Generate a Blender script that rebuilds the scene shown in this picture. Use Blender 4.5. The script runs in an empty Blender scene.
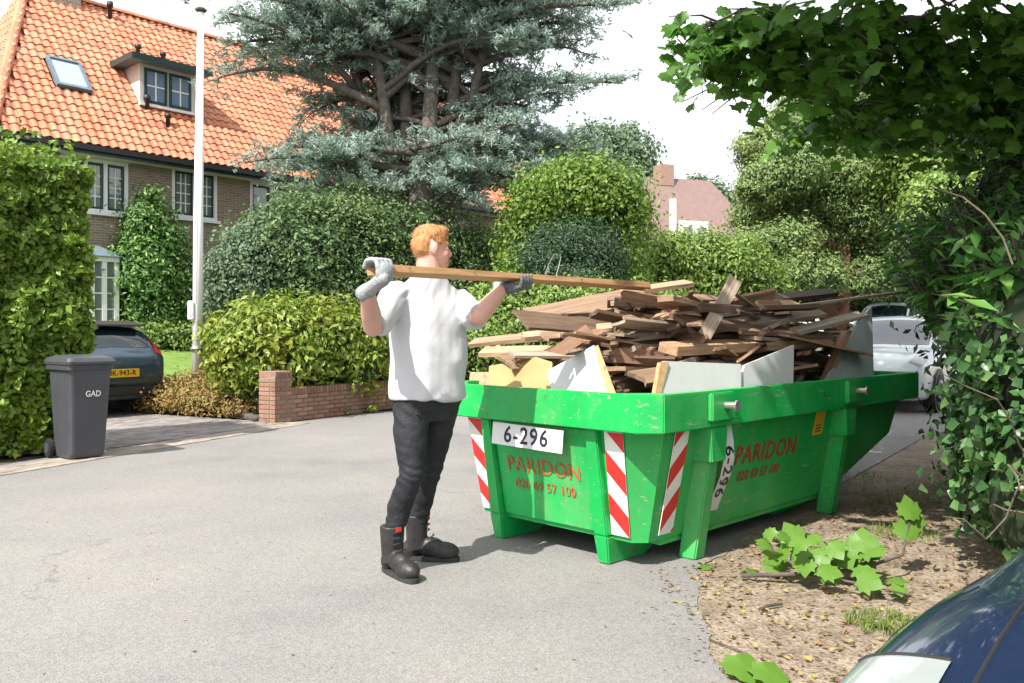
import bpy, bmesh, math, random
import numpy as np
from mathutils import Vector, Matrix, noise

rng = np.random.default_rng(7)
random.seed(7)
R = math.radians
scene = bpy.context.scene
C = scene.collection

# ------------------------------------------------------------------ camera
F_PX, HZ, CAM_H = 850.0, 333.0, 1.27
cam_d = bpy.data.cameras.new('camera')
cam = bpy.data.objects.new('camera', cam_d)
C.objects.link(cam)
cam.location = (0, 0, CAM_H)
cam.rotation_euler = (R(90), 0, 0)
cam_d.sensor_width = 36
cam_d.lens = F_PX / 1024 * 36
cam_d.shift_y = (HZ - 341.5) / 1024
cam_d.clip_start = 0.05
cam_d.clip_end = 3000
scene.camera = cam

# ------------------------------------------------------------------ sky, sun, exposure
SUN_EL = R(51)
sun_h = Vector((-0.575, -0.818)).normalized()
SUN_DIR = Vector((sun_h.x * math.cos(SUN_EL), sun_h.y * math.cos(SUN_EL), math.sin(SUN_EL)))
world = bpy.data.worlds.new('World')
scene.world = world
world.use_nodes = True
nt = world.node_tree
nt.nodes.clear()
wo = nt.nodes.new('ShaderNodeOutputWorld')
bg = nt.nodes.new('ShaderNodeBackground')
sky = nt.nodes.new('ShaderNodeTexSky')
sky.sky_type = 'NISHITA'
sky.sun_disc = False
sky.sun_elevation = SUN_EL
sky.sun_rotation = math.atan2(SUN_DIR.x, SUN_DIR.y)
sky.air_density = 1.0
sky.dust_density = 2.5
tcw = nt.nodes.new('ShaderNodeTexCoord')
nzw = nt.nodes.new('ShaderNodeTexNoise')
nzw.inputs['Scale'].default_value = 2.2
nzw.inputs['Detail'].default_value = 6
rpw = nt.nodes.new('ShaderNodeMapRange')
rpw.inputs['From Min'].default_value = 0.3
rpw.inputs['From Max'].default_value = 0.62
rpw.inputs['To Min'].default_value = 0.45
rpw.inputs['To Max'].default_value = 0.95
mxw = nt.nodes.new('ShaderNodeMix')
mxw.data_type = 'RGBA'
mxw.inputs['B'].default_value = (9.5, 9.6, 9.8, 1)
nt.links.new(tcw.outputs['Generated'], nzw.inputs['Vector'])
nt.links.new(nzw.outputs['Fac'], rpw.inputs['Value'])
nt.links.new(rpw.outputs['Result'], mxw.inputs['Factor'])
nt.links.new(sky.outputs['Color'], mxw.inputs['A'])
nt.links.new(mxw.outputs['Result'], bg.inputs['Color'])
bg.inputs['Strength'].default_value = 0.105
nt.links.new(bg.outputs['Background'], wo.inputs['Surface'])

sun_d = bpy.data.lights.new('sun', 'SUN')
sun_d.energy = 4.6
sun_d.angle = R(0.55)
sun_d.color = (1.0, 0.95, 0.87)
sun = bpy.data.objects.new('sun', sun_d)
C.objects.link(sun)
sun.rotation_euler = SUN_DIR.to_track_quat('Z', 'Y').to_euler()
sun.location = (-10, -12, 20)

vs = scene.view_settings
vs.view_transform = 'Standard'
vs.look = 'None'
vs.exposure = 0.95
vs.gamma = 1.0
vs.use_curve_mapping = False
scene.cycles.use_denoising = True
scene.cycles.max_bounces = 8
scene.cycles.transparent_max_bounces = 8
scene.cycles.sample_clamp_indirect = 6

# ------------------------------------------------------------------ geometry helpers
def px_ray(px, py):
    return Vector(((px - 512) / F_PX, 1.0, (HZ - py) / F_PX))
def at(px, py, Y):
    r = px_ray(px, py)
    return Vector((r.x * Y, Y, CAM_H + r.z * Y))
def gnd(px, py, z=0.0):
    Y = (CAM_H - z) * F_PX / (py - HZ)
    return Vector(((px - 512) / F_PX * Y, Y, z))

class MB:
    def __init__(s):
        s.v = []; s.f = []
    def add(s, vs_, fs):
        o = len(s.v)
        s.v += [tuple(p) for p in vs_]
        s.f += [tuple(i + o for i in f) for f in fs]
        return s
    def box(s, c, size, M=None, taper=1.0):
        x, y, z = size[0] / 2, size[1] / 2, size[2] / 2
        P = []
        for k, t in ((-1, 1.0), (1, taper)):
            for a, b in ((-1, -1), (1, -1), (1, 1), (-1, 1)):
                P.append(Vector((a * x * t, b * y * t, k * z)))
        if M is not None:
            P = [M @ p for p in P]
        P = [p + Vector(c) for p in P]
        return s.add(P, [(3, 2, 1, 0), (4, 5, 6, 7), (0, 1, 5, 4), (1, 2, 6, 5), (2, 3, 7, 6), (3, 0, 4, 7)])
    def bounds(s, a, b):
        c = [(a[i] + b[i]) / 2 for i in range(3)]
        return s.box(c, [abs(b[i] - a[i]) for i in range(3)])
    def hexa(s, lo, hi):
        """lo, hi: 4 corner points each (same winding, ccw from above)"""
        return s.add(list(lo) + list(hi), [(3, 2, 1, 0), (4, 5, 6, 7), (0, 1, 5, 4), (1, 2, 6, 5), (2, 3, 7, 6), (3, 0, 4, 7)])
    def tube(s, pts, rad, n=8, cap=True):
        pts = [Vector(p) for p in pts]
        m = len(pts)
        if not hasattr(rad, '__len__'):
            rad = [rad] * m
        o = len(s.v)
        prev = None
        for i, p in enumerate(pts):
            d = (pts[min(i + 1, m - 1)] - pts[max(i - 1, 0)])
            d = d.normalized() if d.length > 1e-9 else Vector((0, 0, 1))
            if prev is None:
                a = d.orthogonal().normalized()
            else:
                a = prev - d * prev.dot(d)
                a = a.normalized() if a.length > 1e-6 else d.orthogonal().normalized()
            prev = a
            b = d.cross(a)
            for k in range(n):
                th = 2 * math.pi * k / n
                s.v.append(tuple(p + (a * math.cos(th) + b * math.sin(th)) * rad[i]))
        for i in range(m - 1):
            for k in range(n):
                k2 = (k + 1) % n
                s.f.append((o + i * n + k, o + i * n + k2, o + (i + 1) * n + k2, o + (i + 1) * n + k))
        if cap:
            s.f.append(tuple(o + k for k in reversed(range(n))))
            s.f.append(tuple(o + (m - 1) * n + k for k in range(n)))
        return s
    def capsule(s, pts, rad, n=10):
        pts = [Vector(p) for p in pts]
        if not hasattr(rad, '__len__'):
            rad = [rad] * len(pts)
        d0 = (pts[0] - pts[1]).normalized(); d1 = (pts[-1] - pts[-2]).normalized()
        P = [pts[0] + d0 * rad[0] * .98, pts[0] + d0 * rad[0] * .7] + pts + [pts[-1] + d1 * rad[-1] * .7, pts[-1] + d1 * rad[-1] * .98]
        r = [rad[0] * .2, rad[0] * .72] + list(rad) + [rad[-1] * .72, rad[-1] * .2]
        return s.tube(P, r, n)
    def ellipsoid(s, c, r, M=None, nu=16, nv=10):
        o = len(s.v)
        c = Vector(c)
        M = M or Matrix.Identity(3)
        s.v.append(tuple(c + M @ Vector((0, 0, -r[2]))))
        for j in range(1, nv):
            ph = -math.pi / 2 + math.pi * j / nv
            for i in range(nu):
                th = 2 * math.pi * i / nu
                s.v.append(tuple(c + M @ Vector((r[0] * math.cos(ph) * math.cos(th), r[1] * math.cos(ph) * math.sin(th), r[2] * math.sin(ph)))))
        s.v.append(tuple(c + M @ Vector((0, 0, r[2]))))
        last = len(s.v) - 1
        for i in range(nu):
            i2 = (i + 1) % nu
            s.f.append((o, o + 1 + i2, o + 1 + i))
            s.f.append((last, o + 1 + (nv - 2) * nu + i, o + 1 + (nv - 2) * nu + i2))
            for j in range(nv - 2):
                a = o + 1 + j * nu
                s.f.append((a + i, a + i2, a + nu + i2, a + nu + i))
        return s
    def loft(s, rings):
        n = len(rings[0]); o = len(s.v)
        for r in rings:
            s.v += [tuple(p) for p in r]
        for i in range(len(rings) - 1):
            for k in range(n):
                k2 = (k + 1) % n
                s.f.append((o + i * n + k, o + i * n + k2, o + (i + 1) * n + k2, o + (i + 1) * n + k))
        s.f.append(tuple(o + k for k in reversed(range(n))))
        s.f.append(tuple(o + (len(rings) - 1) * n + k for k in range(n)))
        return s
    def prism(s, poly, off):
        """poly: list of 3-D points, extruded by vector off"""
        n = len(poly); o = len(s.v); off = Vector(off)
        s.v += [tuple(Vector(p)) for p in poly] + [tuple(Vector(p) + off) for p in poly]
        s.f.append(tuple(o + k for k in reversed(range(n))))
        s.f.append(tuple(o + n + k for k in range(n)))
        for k in range(n):
            k2 = (k + 1) % n
            s.f.append((o + k, o + k2, o + n + k2, o + n + k))
        return s
    def disc(s, c, axis, r, th, n=20, r2=None):
        axis = Vector(axis).normalized(); c = Vector(c)
        return s.tube([c - axis * th / 2, c + axis * th / 2], [r, r2 or r], n)
    def mesh(s, name, recalc=True):
        me = bpy.data.meshes.new(name)
        me.from_pydata(s.v, [], s.f)
        if recalc:
            bm = bmesh.new(); bm.from_mesh(me)
            bmesh.ops.recalc_face_normals(bm, faces=bm.faces)
            bm.to_mesh(me); bm.free()
        me.update()
        return me

def link(name, me, mat, parent=None, smooth=False, loc=None, rot=None):
    o = bpy.data.objects.new(name, me)
    C.objects.link(o)
    if mat is not None and me is not None and len(me.materials) == 0:
        me.materials.append(mat)
    if smooth and me is not None:
        me.polygons.foreach_set('use_smooth', [True] * len(me.polygons))
    if parent is not None:
        o.parent = parent
    if loc is not None:
        o.location = loc
    if rot is not None:
        o.rotation_euler = rot
    return o
def part(name, mb, mat, parent, smooth=False, bevel=0.0, recalc=True):
    me = mb.mesh(name, recalc)
    if bevel > 0:
        bm = bmesh.new(); bm.from_mesh(me)
        bmesh.ops.bevel(bm, geom=[e for e in bm.edges if len(e.link_faces) == 2 and e.calc_face_angle(0) > 0.5],
                        offset=bevel, segments=2, affect='EDGES', clamp_overlap=True)
        bm.to_mesh(me); bm.free()
    return link(name, me, mat, parent, smooth)
def thing(name, label, cat, loc=(0, 0, 0), rotz=0, group=None):
    o = bpy.data.objects.new(name, None)
    C.objects.link(o)
    o.empty_display_size = 0.1
    o.location = loc
    o.rotation_euler = (0, 0, rotz)
    tag(o, label, cat, group)
    return o
def tag(o, label=None, cat=None, group=None, kind=None):
    if label: o['label'] = label
    if cat: o['category'] = cat
    if group: o['group'] = group
    if kind: o['kind'] = kind
    return o
def struct(name, mb, mat, **k):
    o = part(name, mb, mat, None, **k)
    o['kind'] = 'structure'
    return o
def eval_mesh(o):
    dg = bpy.context.evaluated_depsgraph_get()
    me = bpy.data.meshes.new_from_object(o.evaluated_get(dg))
    return me
def fuse(mb, voxel, smooth=3):
    """many closed volumes -> one continuous surface"""
    o = bpy.data.objects.new('tmp', mb.mesh('tmp'))
    C.objects.link(o)
    m = o.modifiers.new('r', 'REMESH'); m.mode = 'VOXEL'; m.voxel_size = voxel; m.adaptivity = 0
    if smooth:
        s = o.modifiers.new('s', 'SMOOTH'); s.factor = 0.5; s.iterations = smooth
    me = eval_mesh(o)
    bpy.data.objects.remove(o)
    return me
def displace(me, fn):
    n = len(me.vertices)
    co = np.empty(n * 3); me.vertices.foreach_get('co', co); co = co.reshape(-1, 3)
    no = np.empty(n * 3); me.vertex_normals.foreach_get('vector', no); no = no.reshape(-1, 3)
    d = np.array([fn(Vector(c), Vector(k)) for c, k in zip(co, no)])
    co = co + no * d[:, None]
    me.vertices.foreach_set('co', co.ravel()); me.update()
def text_mesh(txt, size, depth=0.0015, spacing=1.0, bold=0.012):
    cu = bpy.data.curves.new('txt', 'FONT')
    cu.body = txt; cu.size = size; cu.align_x = 'CENTER'; cu.align_y = 'CENTER'
    cu.extrude = depth; cu.offset = size * bold; cu.space_character = spacing; cu.resolution_u = 3
    o = bpy.data.objects.new('txt', cu); C.objects.link(o)
    me = eval_mesh(o)
    bpy.data.objects.remove(o)
    return me
def basis(o, ex, ey):
    """4x4 with x axis ex, y axis ~ey, at o"""
    ex = Vector(ex).normalized(); ez = ex.cross(Vector(ey)).normalized(); ey = ez.cross(ex)
    return Matrix(((ex.x, ey.x, ez.x, o[0]), (ex.y, ey.y, ez.y, o[1]), (ex.z, ey.z, ez.z, o[2]), (0, 0, 0, 1)))
def lettering(name, txt, size, M, mat, parent, spacing=1.0, xs=1.0):
    me = text_mesh(txt, size, 0.001, spacing)
    me.transform(M @ Matrix.Diagonal((xs, 1, 1, 1)))
    return link(name, me, mat, parent)

# ------------------------------------------------------------------ materials
def new_mat(name):
    m = bpy.data.materials.new(name); m.use_nodes = True
    n = m.node_tree
    return m, n, n.nodes['Principled BSDF']
def ramp_mix(n, fac, stops):
    r = n.nodes.new('ShaderNodeValToRGB')
    el = r.color_ramp.elements
    while len(el) < len(stops):
        el.new(0.5)
    for e, (p, c) in zip(el, stops):
        e.position = p; e.color = (*c, 1)
    n.links.new(fac, r.inputs['Fac'])
    return r.outputs['Color']
def pm(name, col, rough=0.6, var=0.18, scale=6, bump=0.0, bscale=60, metal=0.0, coat=0.0, spec=0.5, wear=None, wear_amt=0.0, wscale=4):
    m, n, b = new_mat(name)
    tc = n.nodes.new('ShaderNodeTexCoord')
    nz = n.nodes.new('ShaderNodeTexNoise')
    nz.inputs['Scale'].default_value = scale; nz.inputs['Detail'].default_value = 8; nz.inputs['Roughness'].default_value = 0.65
    n.links.new(tc.outputs['Object'], nz.inputs['Vector'])
    lo = [c * (1 - var) for c in col]; hi = [min(1, c * (1 + var)) for c in col]
    cur = ramp_mix(n, nz.outputs['Fac'], [(0.3, lo), (0.7, hi)])
    if wear is not None:
        nw = n.nodes.new('ShaderNodeTexNoise')
        nw.inputs['Scale'].default_value = wscale; nw.inputs['Detail'].default_value = 12; nw.inputs['Roughness'].default_value = 0.75
        n.links.new(tc.outputs['Object'], nw.inputs['Vector'])
        mr = n.nodes.new('ShaderNodeMapRange')
        mr.inputs['From Min'].default_value = 0.72 - wear_amt; mr.inputs['From Max'].default_value = 0.80 - wear_amt
        n.links.new(nw.outputs['Fac'], mr.inputs['Value'])
        mx = n.nodes.new('ShaderNodeMix'); mx.data_type = 'RGBA'
        n.links.new(mr.outputs['Result'], mx.inputs['Factor'])
        n.links.new(cur, mx.inputs['A']); mx.inputs['B'].default_value = (*wear, 1)
        cur = mx.outputs['Result']
    n.links.new(cur, b.inputs['Base Color'])
    b.inputs['Roughness'].default_value = rough
    b.inputs['Metallic'].default_value = metal
    b.inputs['Coat Weight'].default_value = coat
    b.inputs['Coat Roughness'].default_value = 0.04
    b.inputs['Specular IOR Level'].default_value = spec
    if bump > 0:
        nb = n.nodes.new('ShaderNodeTexNoise'); nb.inputs['Scale'].default_value = bscale; nb.inputs['Detail'].default_value = 6
        n.links.new(tc.outputs['Object'], nb.inputs['Vector'])
        bp = n.nodes.new('ShaderNodeBump'); bp.inputs['Strength'].default_value = bump; bp.inputs['Distance'].default_value = 0.01
        n.links.new(nb.outputs['Fac'], bp.inputs['Height']); n.links.new(bp.outputs['Normal'], b.inputs['Normal'])
    return m
def leaf_mat(name, stops, rough=0.5, trans=0.35, spec=0.35, patch=None):
    """colour varies leaf by leaf; thin leaves let light through"""
    m, n, b = new_mat(name)
    g = n.nodes.new('ShaderNodeNewGeometry')
    cur = ramp_mix(n, g.outputs['Random Per Island'], stops)
    if patch is not None:
        tc = n.nodes.new('ShaderNodeTexCoord'); nz = n.nodes.new('ShaderNodeTexNoise')
        nz.inputs['Scale'].default_value = patch[1]; nz.inputs['Detail'].default_value = 3
        n.links.new(tc.outputs['Object'], nz.inputs['Vector'])
        mr = n.nodes.new('ShaderNodeMapRange'); mr.inputs['From Min'].default_value = 0.48; mr.inputs['From Max'].default_value = 0.66
        mr.inputs['To Max'].default_value = patch[2]
        n.links.new(nz.outputs['Fac'], mr.inputs['Value'])
        mx = n.nodes.new('ShaderNodeMix'); mx.data_type = 'RGBA'
        n.links.new(mr.outputs['Result'], mx.inputs['Factor']); n.links.new(cur, mx.inputs['A']); mx.inputs['B'].default_value = (*patch[0], 1)
        cur = mx.outputs['Result']
    n.links.new(cur, b.inputs['Base Color'])
    b.inputs['Roughness'].default_value = rough
    b.inputs['Specular IOR Level'].default_value = spec
    t = n.nodes.new('ShaderNodeBsdfTranslucent')
    n.links.new(cur, t.inputs['Color'])
    ms = n.nodes.new('ShaderNodeMixShader'); ms.inputs[0].default_value = trans
    out = n.nodes['Material Output']
    n.links.new(b.outputs[0], ms.inputs[1]); n.links.new(t.outputs[0], ms.inputs[2]); n.links.new(ms.outputs[0], out.inputs['Surface'])
    return m
def wood_mat(name, stops, grain=1.0):
    m, n, b = new_mat(name)
    tc = n.nodes.new('ShaderNodeTexCoord'); oi = n.nodes.new('ShaderNodeObjectInfo')
    mp = n.nodes.new('ShaderNodeMapping'); mp.inputs['Scale'].default_value = (2.0, 30, 30)
    ad = n.nodes.new('ShaderNodeVectorMath'); ad.operation = 'ADD'
    sc = n.nodes.new('ShaderNodeVectorMath'); sc.operation = 'SCALE'; sc.inputs['Scale'].default_value = 37.0
    cb = n.nodes.new('ShaderNodeCombineXYZ')
    for k in range(3): n.links.new(oi.outputs['Random'], cb.inputs[k])
    n.links.new(cb.outputs[0], sc.inputs[0])
    n.links.new(tc.outputs['Object'], ad.inputs[0]); n.links.new(sc.outputs['Vector'], ad.inputs[1])
    n.links.new(ad.outputs['Vector'], mp.inputs['Vector'])
    nz = n.nodes.new('ShaderNodeTexNoise'); nz.inputs['Scale'].default_value = 1.6; nz.inputs['Detail'].default_value = 9; nz.inputs['Roughness'].default_value = .7
    n.links.new(mp.outputs['Vector'], nz.inputs['Vector'])
    base = ramp_mix(n, oi.outputs['Random'], stops)
    gr = ramp_mix(n, nz.outputs['Fac'], [(0.28, (0.42,) * 3), (0.55, (1.0,) * 3), (0.75, (1.25,) * 3)])
    mx = n.nodes.new('ShaderNodeMix'); mx.data_type = 'RGBA'; mx.blend_type = 'MULTIPLY'; mx.inputs['Factor'].default_value = grain
    n.links.new(base, mx.inputs['A']); n.links.new(gr, mx.inputs['B'])
    n.links.new(mx.outputs['Result'], b.inputs['Base Color'])
    b.inputs['Roughness'].default_value = 0.8
    bp = n.nodes.new('ShaderNodeBump'); bp.inputs['Strength'].default_value = 0.5; bp.inputs['Distance'].default_value = 0.004
    n.links.new(nz.outputs['Fac'], bp.inputs['Height']); n.links.new(bp.outputs['Normal'], b.inputs['Normal'])
    return m

def asphalt_mat():
    m, n, b = new_mat('asphalt')
    tc = n.nodes.new('ShaderNodeTexCoord')
    v = n.nodes.new('ShaderNodeTexVoronoi'); v.inputs['Scale'].default_value = 120
    n.links.new(tc.outputs['Object'], v.inputs['Vector'])
    agg = ramp_mix(n, v.outputs['Color'], [(0.1, (0.170, 0.164, 0.160)), (0.45, (0.210, 0.203, 0.198)), (0.9, (0.258, 0.249, 0.243))])
    nz = n.nodes.new('ShaderNodeTexNoise'); nz.inputs['Scale'].default_value = 0.55; nz.inputs['Detail'].default_value = 9; nz.inputs['Roughness'].default_value = .6
    n.links.new(tc.outputs['Object'], nz.inputs['Vector'])
    st = ramp_mix(n, nz.outputs['Fac'], [(0.32, (0.80, 0.80, 0.82)), (0.45, (0.95, 0.945, 0.945)), (0.58, (1.04, 1.025, 1.0)), (0.72, (1.14, 1.11, 1.06))])
    mx = n.nodes.new('ShaderNodeMix'); mx.data_type = 'RGBA'; mx.blend_type = 'MULTIPLY'; mx.inputs['Factor'].default_value = 1
    n.links.new(agg, mx.inputs['A']); n.links.new(st, mx.inputs['B'])
    n2 = n.nodes.new('ShaderNodeTexNoise'); n2.inputs['Scale'].default_value = 3.2; n2.inputs['Detail'].default_value = 10; n2.inputs['Roughness'].default_value = .8
    n.links.new(tc.outputs['Object'], n2.inputs['Vector'])
    s2 = ramp_mix(n, n2.outputs['Fac'], [(0.3, (0.80, 0.80, 0.80)), (0.42, (1, 1, 1)), (0.62, (1, 1, 1)), (0.75, (1.12, 1.1, 1.06))])
    m2 = n.nodes.new('ShaderNodeMix'); m2.data_type = 'RGBA'; m2.blend_type = 'MULTIPLY'; m2.inputs['Factor'].default_value = 0.8
    n.links.new(mx.outputs['Result'], m2.inputs['A']); n.links.new(s2, m2.inputs['B'])
    ce = n.nodes.new('ShaderNodeTexVoronoi'); ce.feature = 'DISTANCE_TO_EDGE'; ce.inputs['Scale'].default_value = 0.42
    wv = n.nodes.new('ShaderNodeTexNoise'); wv.inputs['Scale'].default_value = 1.3; wv.inputs['Detail'].default_value = 10; wv.inputs['Roughness'].default_value = .7
    n.links.new(tc.outputs['Object'], wv.inputs['Vector'])
    wm = n.nodes.new('ShaderNodeMix'); wm.data_type = 'RGBA'; wm.blend_type = 'ADD'; wm.inputs['Factor'].default_value = 0.9
    n.links.new(tc.outputs['Object'], wm.inputs['A']); n.links.new(wv.outputs['Color'], wm.inputs['B']); n.links.new(wm.outputs['Result'], ce.inputs['Vector'])
    ck = ramp_mix(n, ce.outputs['Distance'], [(0.0, (0.62, 0.61, 0.60)), (0.0035, (0.85, 0.85, 0.85)), (0.008, (1, 1, 1))])
    m3 = n.nodes.new('ShaderNodeMix'); m3.data_type = 'RGBA'; m3.blend_type = 'MULTIPLY'
    mrk = n.nodes.new('ShaderNodeMapRange'); mrk.inputs['From Min'].default_value = .5; mrk.inputs['From Max'].default_value = .6
    n.links.new(nz.outputs['Fac'], mrk.inputs['Value']); n.links.new(mrk.outputs['Result'], m3.inputs['Factor'])
    n.links.new(m2.outputs['Result'], m3.inputs['A']); n.links.new(ck, m3.inputs['B'])
    n.links.new(m3.outputs['Result'], b.inputs['Base Color'])
    b.inputs['Roughness'].default_value = 0.9; b.inputs['Specular IOR Level'].default_value = 0.2
    bp = n.nodes.new('ShaderNodeBump'); bp.inputs['Strength'].default_value = 0.6; bp.inputs['Distance'].default_value = 0.004
    n.links.new(v.outputs['Distance'], bp.inputs['Height']); n.links.new(bp.outputs['Normal'], b.inputs['Normal'])
    return m
def soil_mat():
    m, n, b = new_mat('sandy_soil')
    tc = n.nodes.new('ShaderNodeTexCoord')
    a = n.nodes.new('ShaderNodeTexNoise'); a.inputs['Scale'].default_value = 2.4; a.inputs['Detail'].default_value = 12; a.inputs['Roughness'].default_value = .75
    n.links.new(tc.outputs['Object'], a.inputs['Vector'])
    c1 = ramp_mix(n, a.outputs['Fac'], [(0.3, (0.13, 0.10, 0.07)), (0.46, (0.25, 0.195, 0.145)), (0.6, (0.35, 0.285, 0.215)), (0.75, (0.20, 0.185, 0.095))])
    f = n.nodes.new('ShaderNodeTexNoise'); f.inputs['Scale'].default_value = 70; f.inputs['Detail'].default_value = 5
    n.links.new(tc.outputs['Object'], f.inputs['Vector'])
    c2 = ramp_mix(n, f.outputs['Fac'], [(0.32, (0.45, 0.42, 0.40)), (0.55, (1, 1, 1)), (0.75, (1.3, 1.28, 1.22))])
    mx = n.nodes.new('ShaderNodeMix'); mx.data_type = 'RGBA'; mx.blend_type = 'MULTIPLY'; mx.inputs['Factor'].default_value = 1
    n.links.new(c1, mx.inputs['A']); n.links.new(c2, mx.inputs['B'])
    n.links.new(mx.outputs['Result'], b.inputs['Base Color']); b.inputs['Roughness'].default_value = 0.95
    bp = n.nodes.new('ShaderNodeBump'); bp.inputs['Strength'].default_value = 0.8; bp.inputs['Distance'].default_value = 0.02
    n.links.new(f.outputs['Fac'], bp.inputs['Height']); n.links.new(bp.outputs['Normal'], b.inputs['Normal'])
    return m
def brick_wall_mat():
    m, n, b = new_mat('house_brick')
    tc = n.nodes.new('ShaderNodeTexCoord')
    mp = n.nodes.new('ShaderNodeMapping'); mp.inputs['Rotation'].default_value = (R(90), 0, 0)
    n.links.new(tc.outputs['Object'], mp.inputs['Vector'])
    br = n.nodes.new('ShaderNodeTexBrick'); br.inputs['Scale'].default_value = 1.0
    br.inputs['Brick Width'].default_value = 0.22; br.inputs['Row Height'].default_value = 0.062; br.inputs['Mortar Size'].default_value = 0.008
    br.inputs['Color1'].default_value = (0.20, 0.145, 0.105, 1); br.inputs['Color2'].default_value = (0.29, 0.215, 0.16, 1); br.inputs['Mortar'].default_value = (0.36, 0.33, 0.28, 1)
    n.links.new(mp.outputs['Vector'], br.inputs['Vector'])
    n.links.new(br.outputs['Color'], b.inputs['Base Color']); b.inputs['Roughness'].default_value = .9
    bp = n.nodes.new('ShaderNodeBump'); bp.inputs['Strength'].default_value = 0.6; bp.inputs['Distance'].default_value = 0.01; bp.invert = True
    n.links.new(br.outputs['Fac'], bp.inputs['Height']); n.links.new(bp.outputs['Normal'], b.inputs['Normal'])
    return m
def glass_mat(name, col, rough=0.03):
    m, n, b = new_mat(name)
    b.inputs['Base Color'].default_value = (*col, 1)
    b.inputs['Roughness'].default_value = rough
    b.inputs['Specular IOR Level'].default_value = 0.8
    b.inputs['Coat Weight'].default_value = 0.6
    b.inputs['Coat Roughness'].default_value = 0.02
    return m
def random_mat(name, stops, rough=0.8, bump=0.4, bscale=50, scale=14):
    """one tone per object (bricks, tiles, pavers) plus fine mottling"""
    m, n, b = new_mat(name)
    oi = n.nodes.new('ShaderNodeObjectInfo'); g = n.nodes.new('ShaderNodeNewGeometry'); tc = n.nodes.new('ShaderNodeTexCoord')
    ad = n.nodes.new('ShaderNodeMath'); ad.operation = 'ADD'; fr = n.nodes.new('ShaderNodeMath'); fr.operation = 'FRACT'
    n.links.new(oi.outputs['Random'], ad.inputs[0]); n.links.new(g.outputs['Random Per Island'], ad.inputs[1]); n.links.new(ad.outputs[0], fr.inputs[0])
    base = ramp_mix(n, fr.outputs[0], stops)
    nz = n.nodes.new('ShaderNodeTexNoise'); nz.inputs['Scale'].default_value = scale; nz.inputs['Detail'].default_value = 8; nz.inputs['Roughness'].default_value = .7
    n.links.new(tc.outputs['Object'], nz.inputs['Vector'])
    c2 = ramp_mix(n, nz.outputs['Fac'], [(0.3, (0.7,) * 3), (0.7, (1.2,) * 3)])
    mx = n.nodes.new('ShaderNodeMix'); mx.data_type = 'RGBA'; mx.blend_type = 'MULTIPLY'; mx.inputs['Factor'].default_value = 0.8
    n.links.new(base, mx.inputs['A']); n.links.new(c2, mx.inputs['B']); n.links.new(mx.outputs['Result'], b.inputs['Base Color'])
    b.inputs['Roughness'].default_value = rough
    nb = n.nodes.new('ShaderNodeTexNoise'); nb.inputs['Scale'].default_value = bscale
    n.links.new(tc.outputs['Object'], nb.inputs['Vector'])
    bp = n.nodes.new('ShaderNodeBump'); bp.inputs['Strength'].default_value = bump; bp.inputs['Distance'].default_value = 0.006
    n.links.new(nb.outputs['Fac'], bp.inputs['Height']); n.links.new(bp.outputs['Normal'], b.inputs['Normal'])
    return m

M = {}
M['asphalt'] = asphalt_mat()
M['soil'] = soil_mat()
M['sand'] = pm('road_edge_sand', (0.25, 0.225, 0.195), .95, .25, 20, .5, 80)
M['earth'] = pm('garden_earth', (0.09, 0.075, 0.045), 0.95, 0.5, 3, 0.6, 30)
M['lawn'] = pm('lawn', (0.13, 0.22, 0.035), 0.9, 0.35, 5, 0.8, 90)
M['house_brick'] = brick_wall_mat()
M['tile'] = random_mat('roof_tile', [(0.0, (0.47, 0.150, 0.075)), (0.45, (0.56, 0.20, 0.105)), (0.8, (0.52, 0.225, 0.135)), (0.93, (0.44, 0.145, 0.08)), (1.0, (0.33, 0.13, 0.085))], 0.7, 0.3)
M['brick'] = random_mat('garden_brick', [(0.0, (0.22, 0.115, 0.078)), (0.45, (0.30, 0.165, 0.11)), (0.75, (0.26, 0.15, 0.115)), (1.0, (0.36, 0.21, 0.15))], 0.9, 0.6)
M['mortar'] = pm('mortar', (0.25, 0.22, 0.185), 0.95, 0.25, 12, 0.5)
M['paver'] = random_mat('paver', [(0.0, (0.17, 0.155, 0.155)), (0.5, (0.23, 0.205, 0.195)), (1.0, (0.28, 0.255, 0.24))], 0.9, 0.5)
M['gutter_brick'] = random_mat('gutter_brick', [(0.0, (0.235, 0.205, 0.175)), (0.5, (0.29, 0.25, 0.21)), (1.0, (0.33, 0.285, 0.235))], 0.9, 0.5)
M['white'] = pm('white_paint', (0.78, 0.78, 0.76), 0.45, 0.05, 3)
M['cream'] = pm('cream_paint', (0.62, 0.60, 0.54), 0.6, 0.08, 3)
M['dkgreen'] = pm('dark_green_paint', (0.018, 0.045, 0.045), 0.35, 0.2, 4)
M['pane'] = glass_mat('window_glass', (0.15, 0.18, 0.19))
M['lead'] = pm('slate_blue_sheet', (0.12, 0.17, 0.21), 0.6, 0.2, 5)
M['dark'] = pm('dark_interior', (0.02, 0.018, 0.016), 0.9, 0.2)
M['green_paint'] = pm('green_container_paint', (0.006, 0.40, 0.095), 0.38, 0.16, 2.5, 0.10, 9, wear=(0.20, 0.14, 0.07), wear_amt=0.035, wscale=5)
M['green_dusty'] = pm('green_dusty_paint', (0.014, 0.41, 0.10), 0.42, 0.2, 3, 0.10, 9, wear=(0.20, 0.26, 0.12), wear_amt=0.10, wscale=6)
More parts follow.
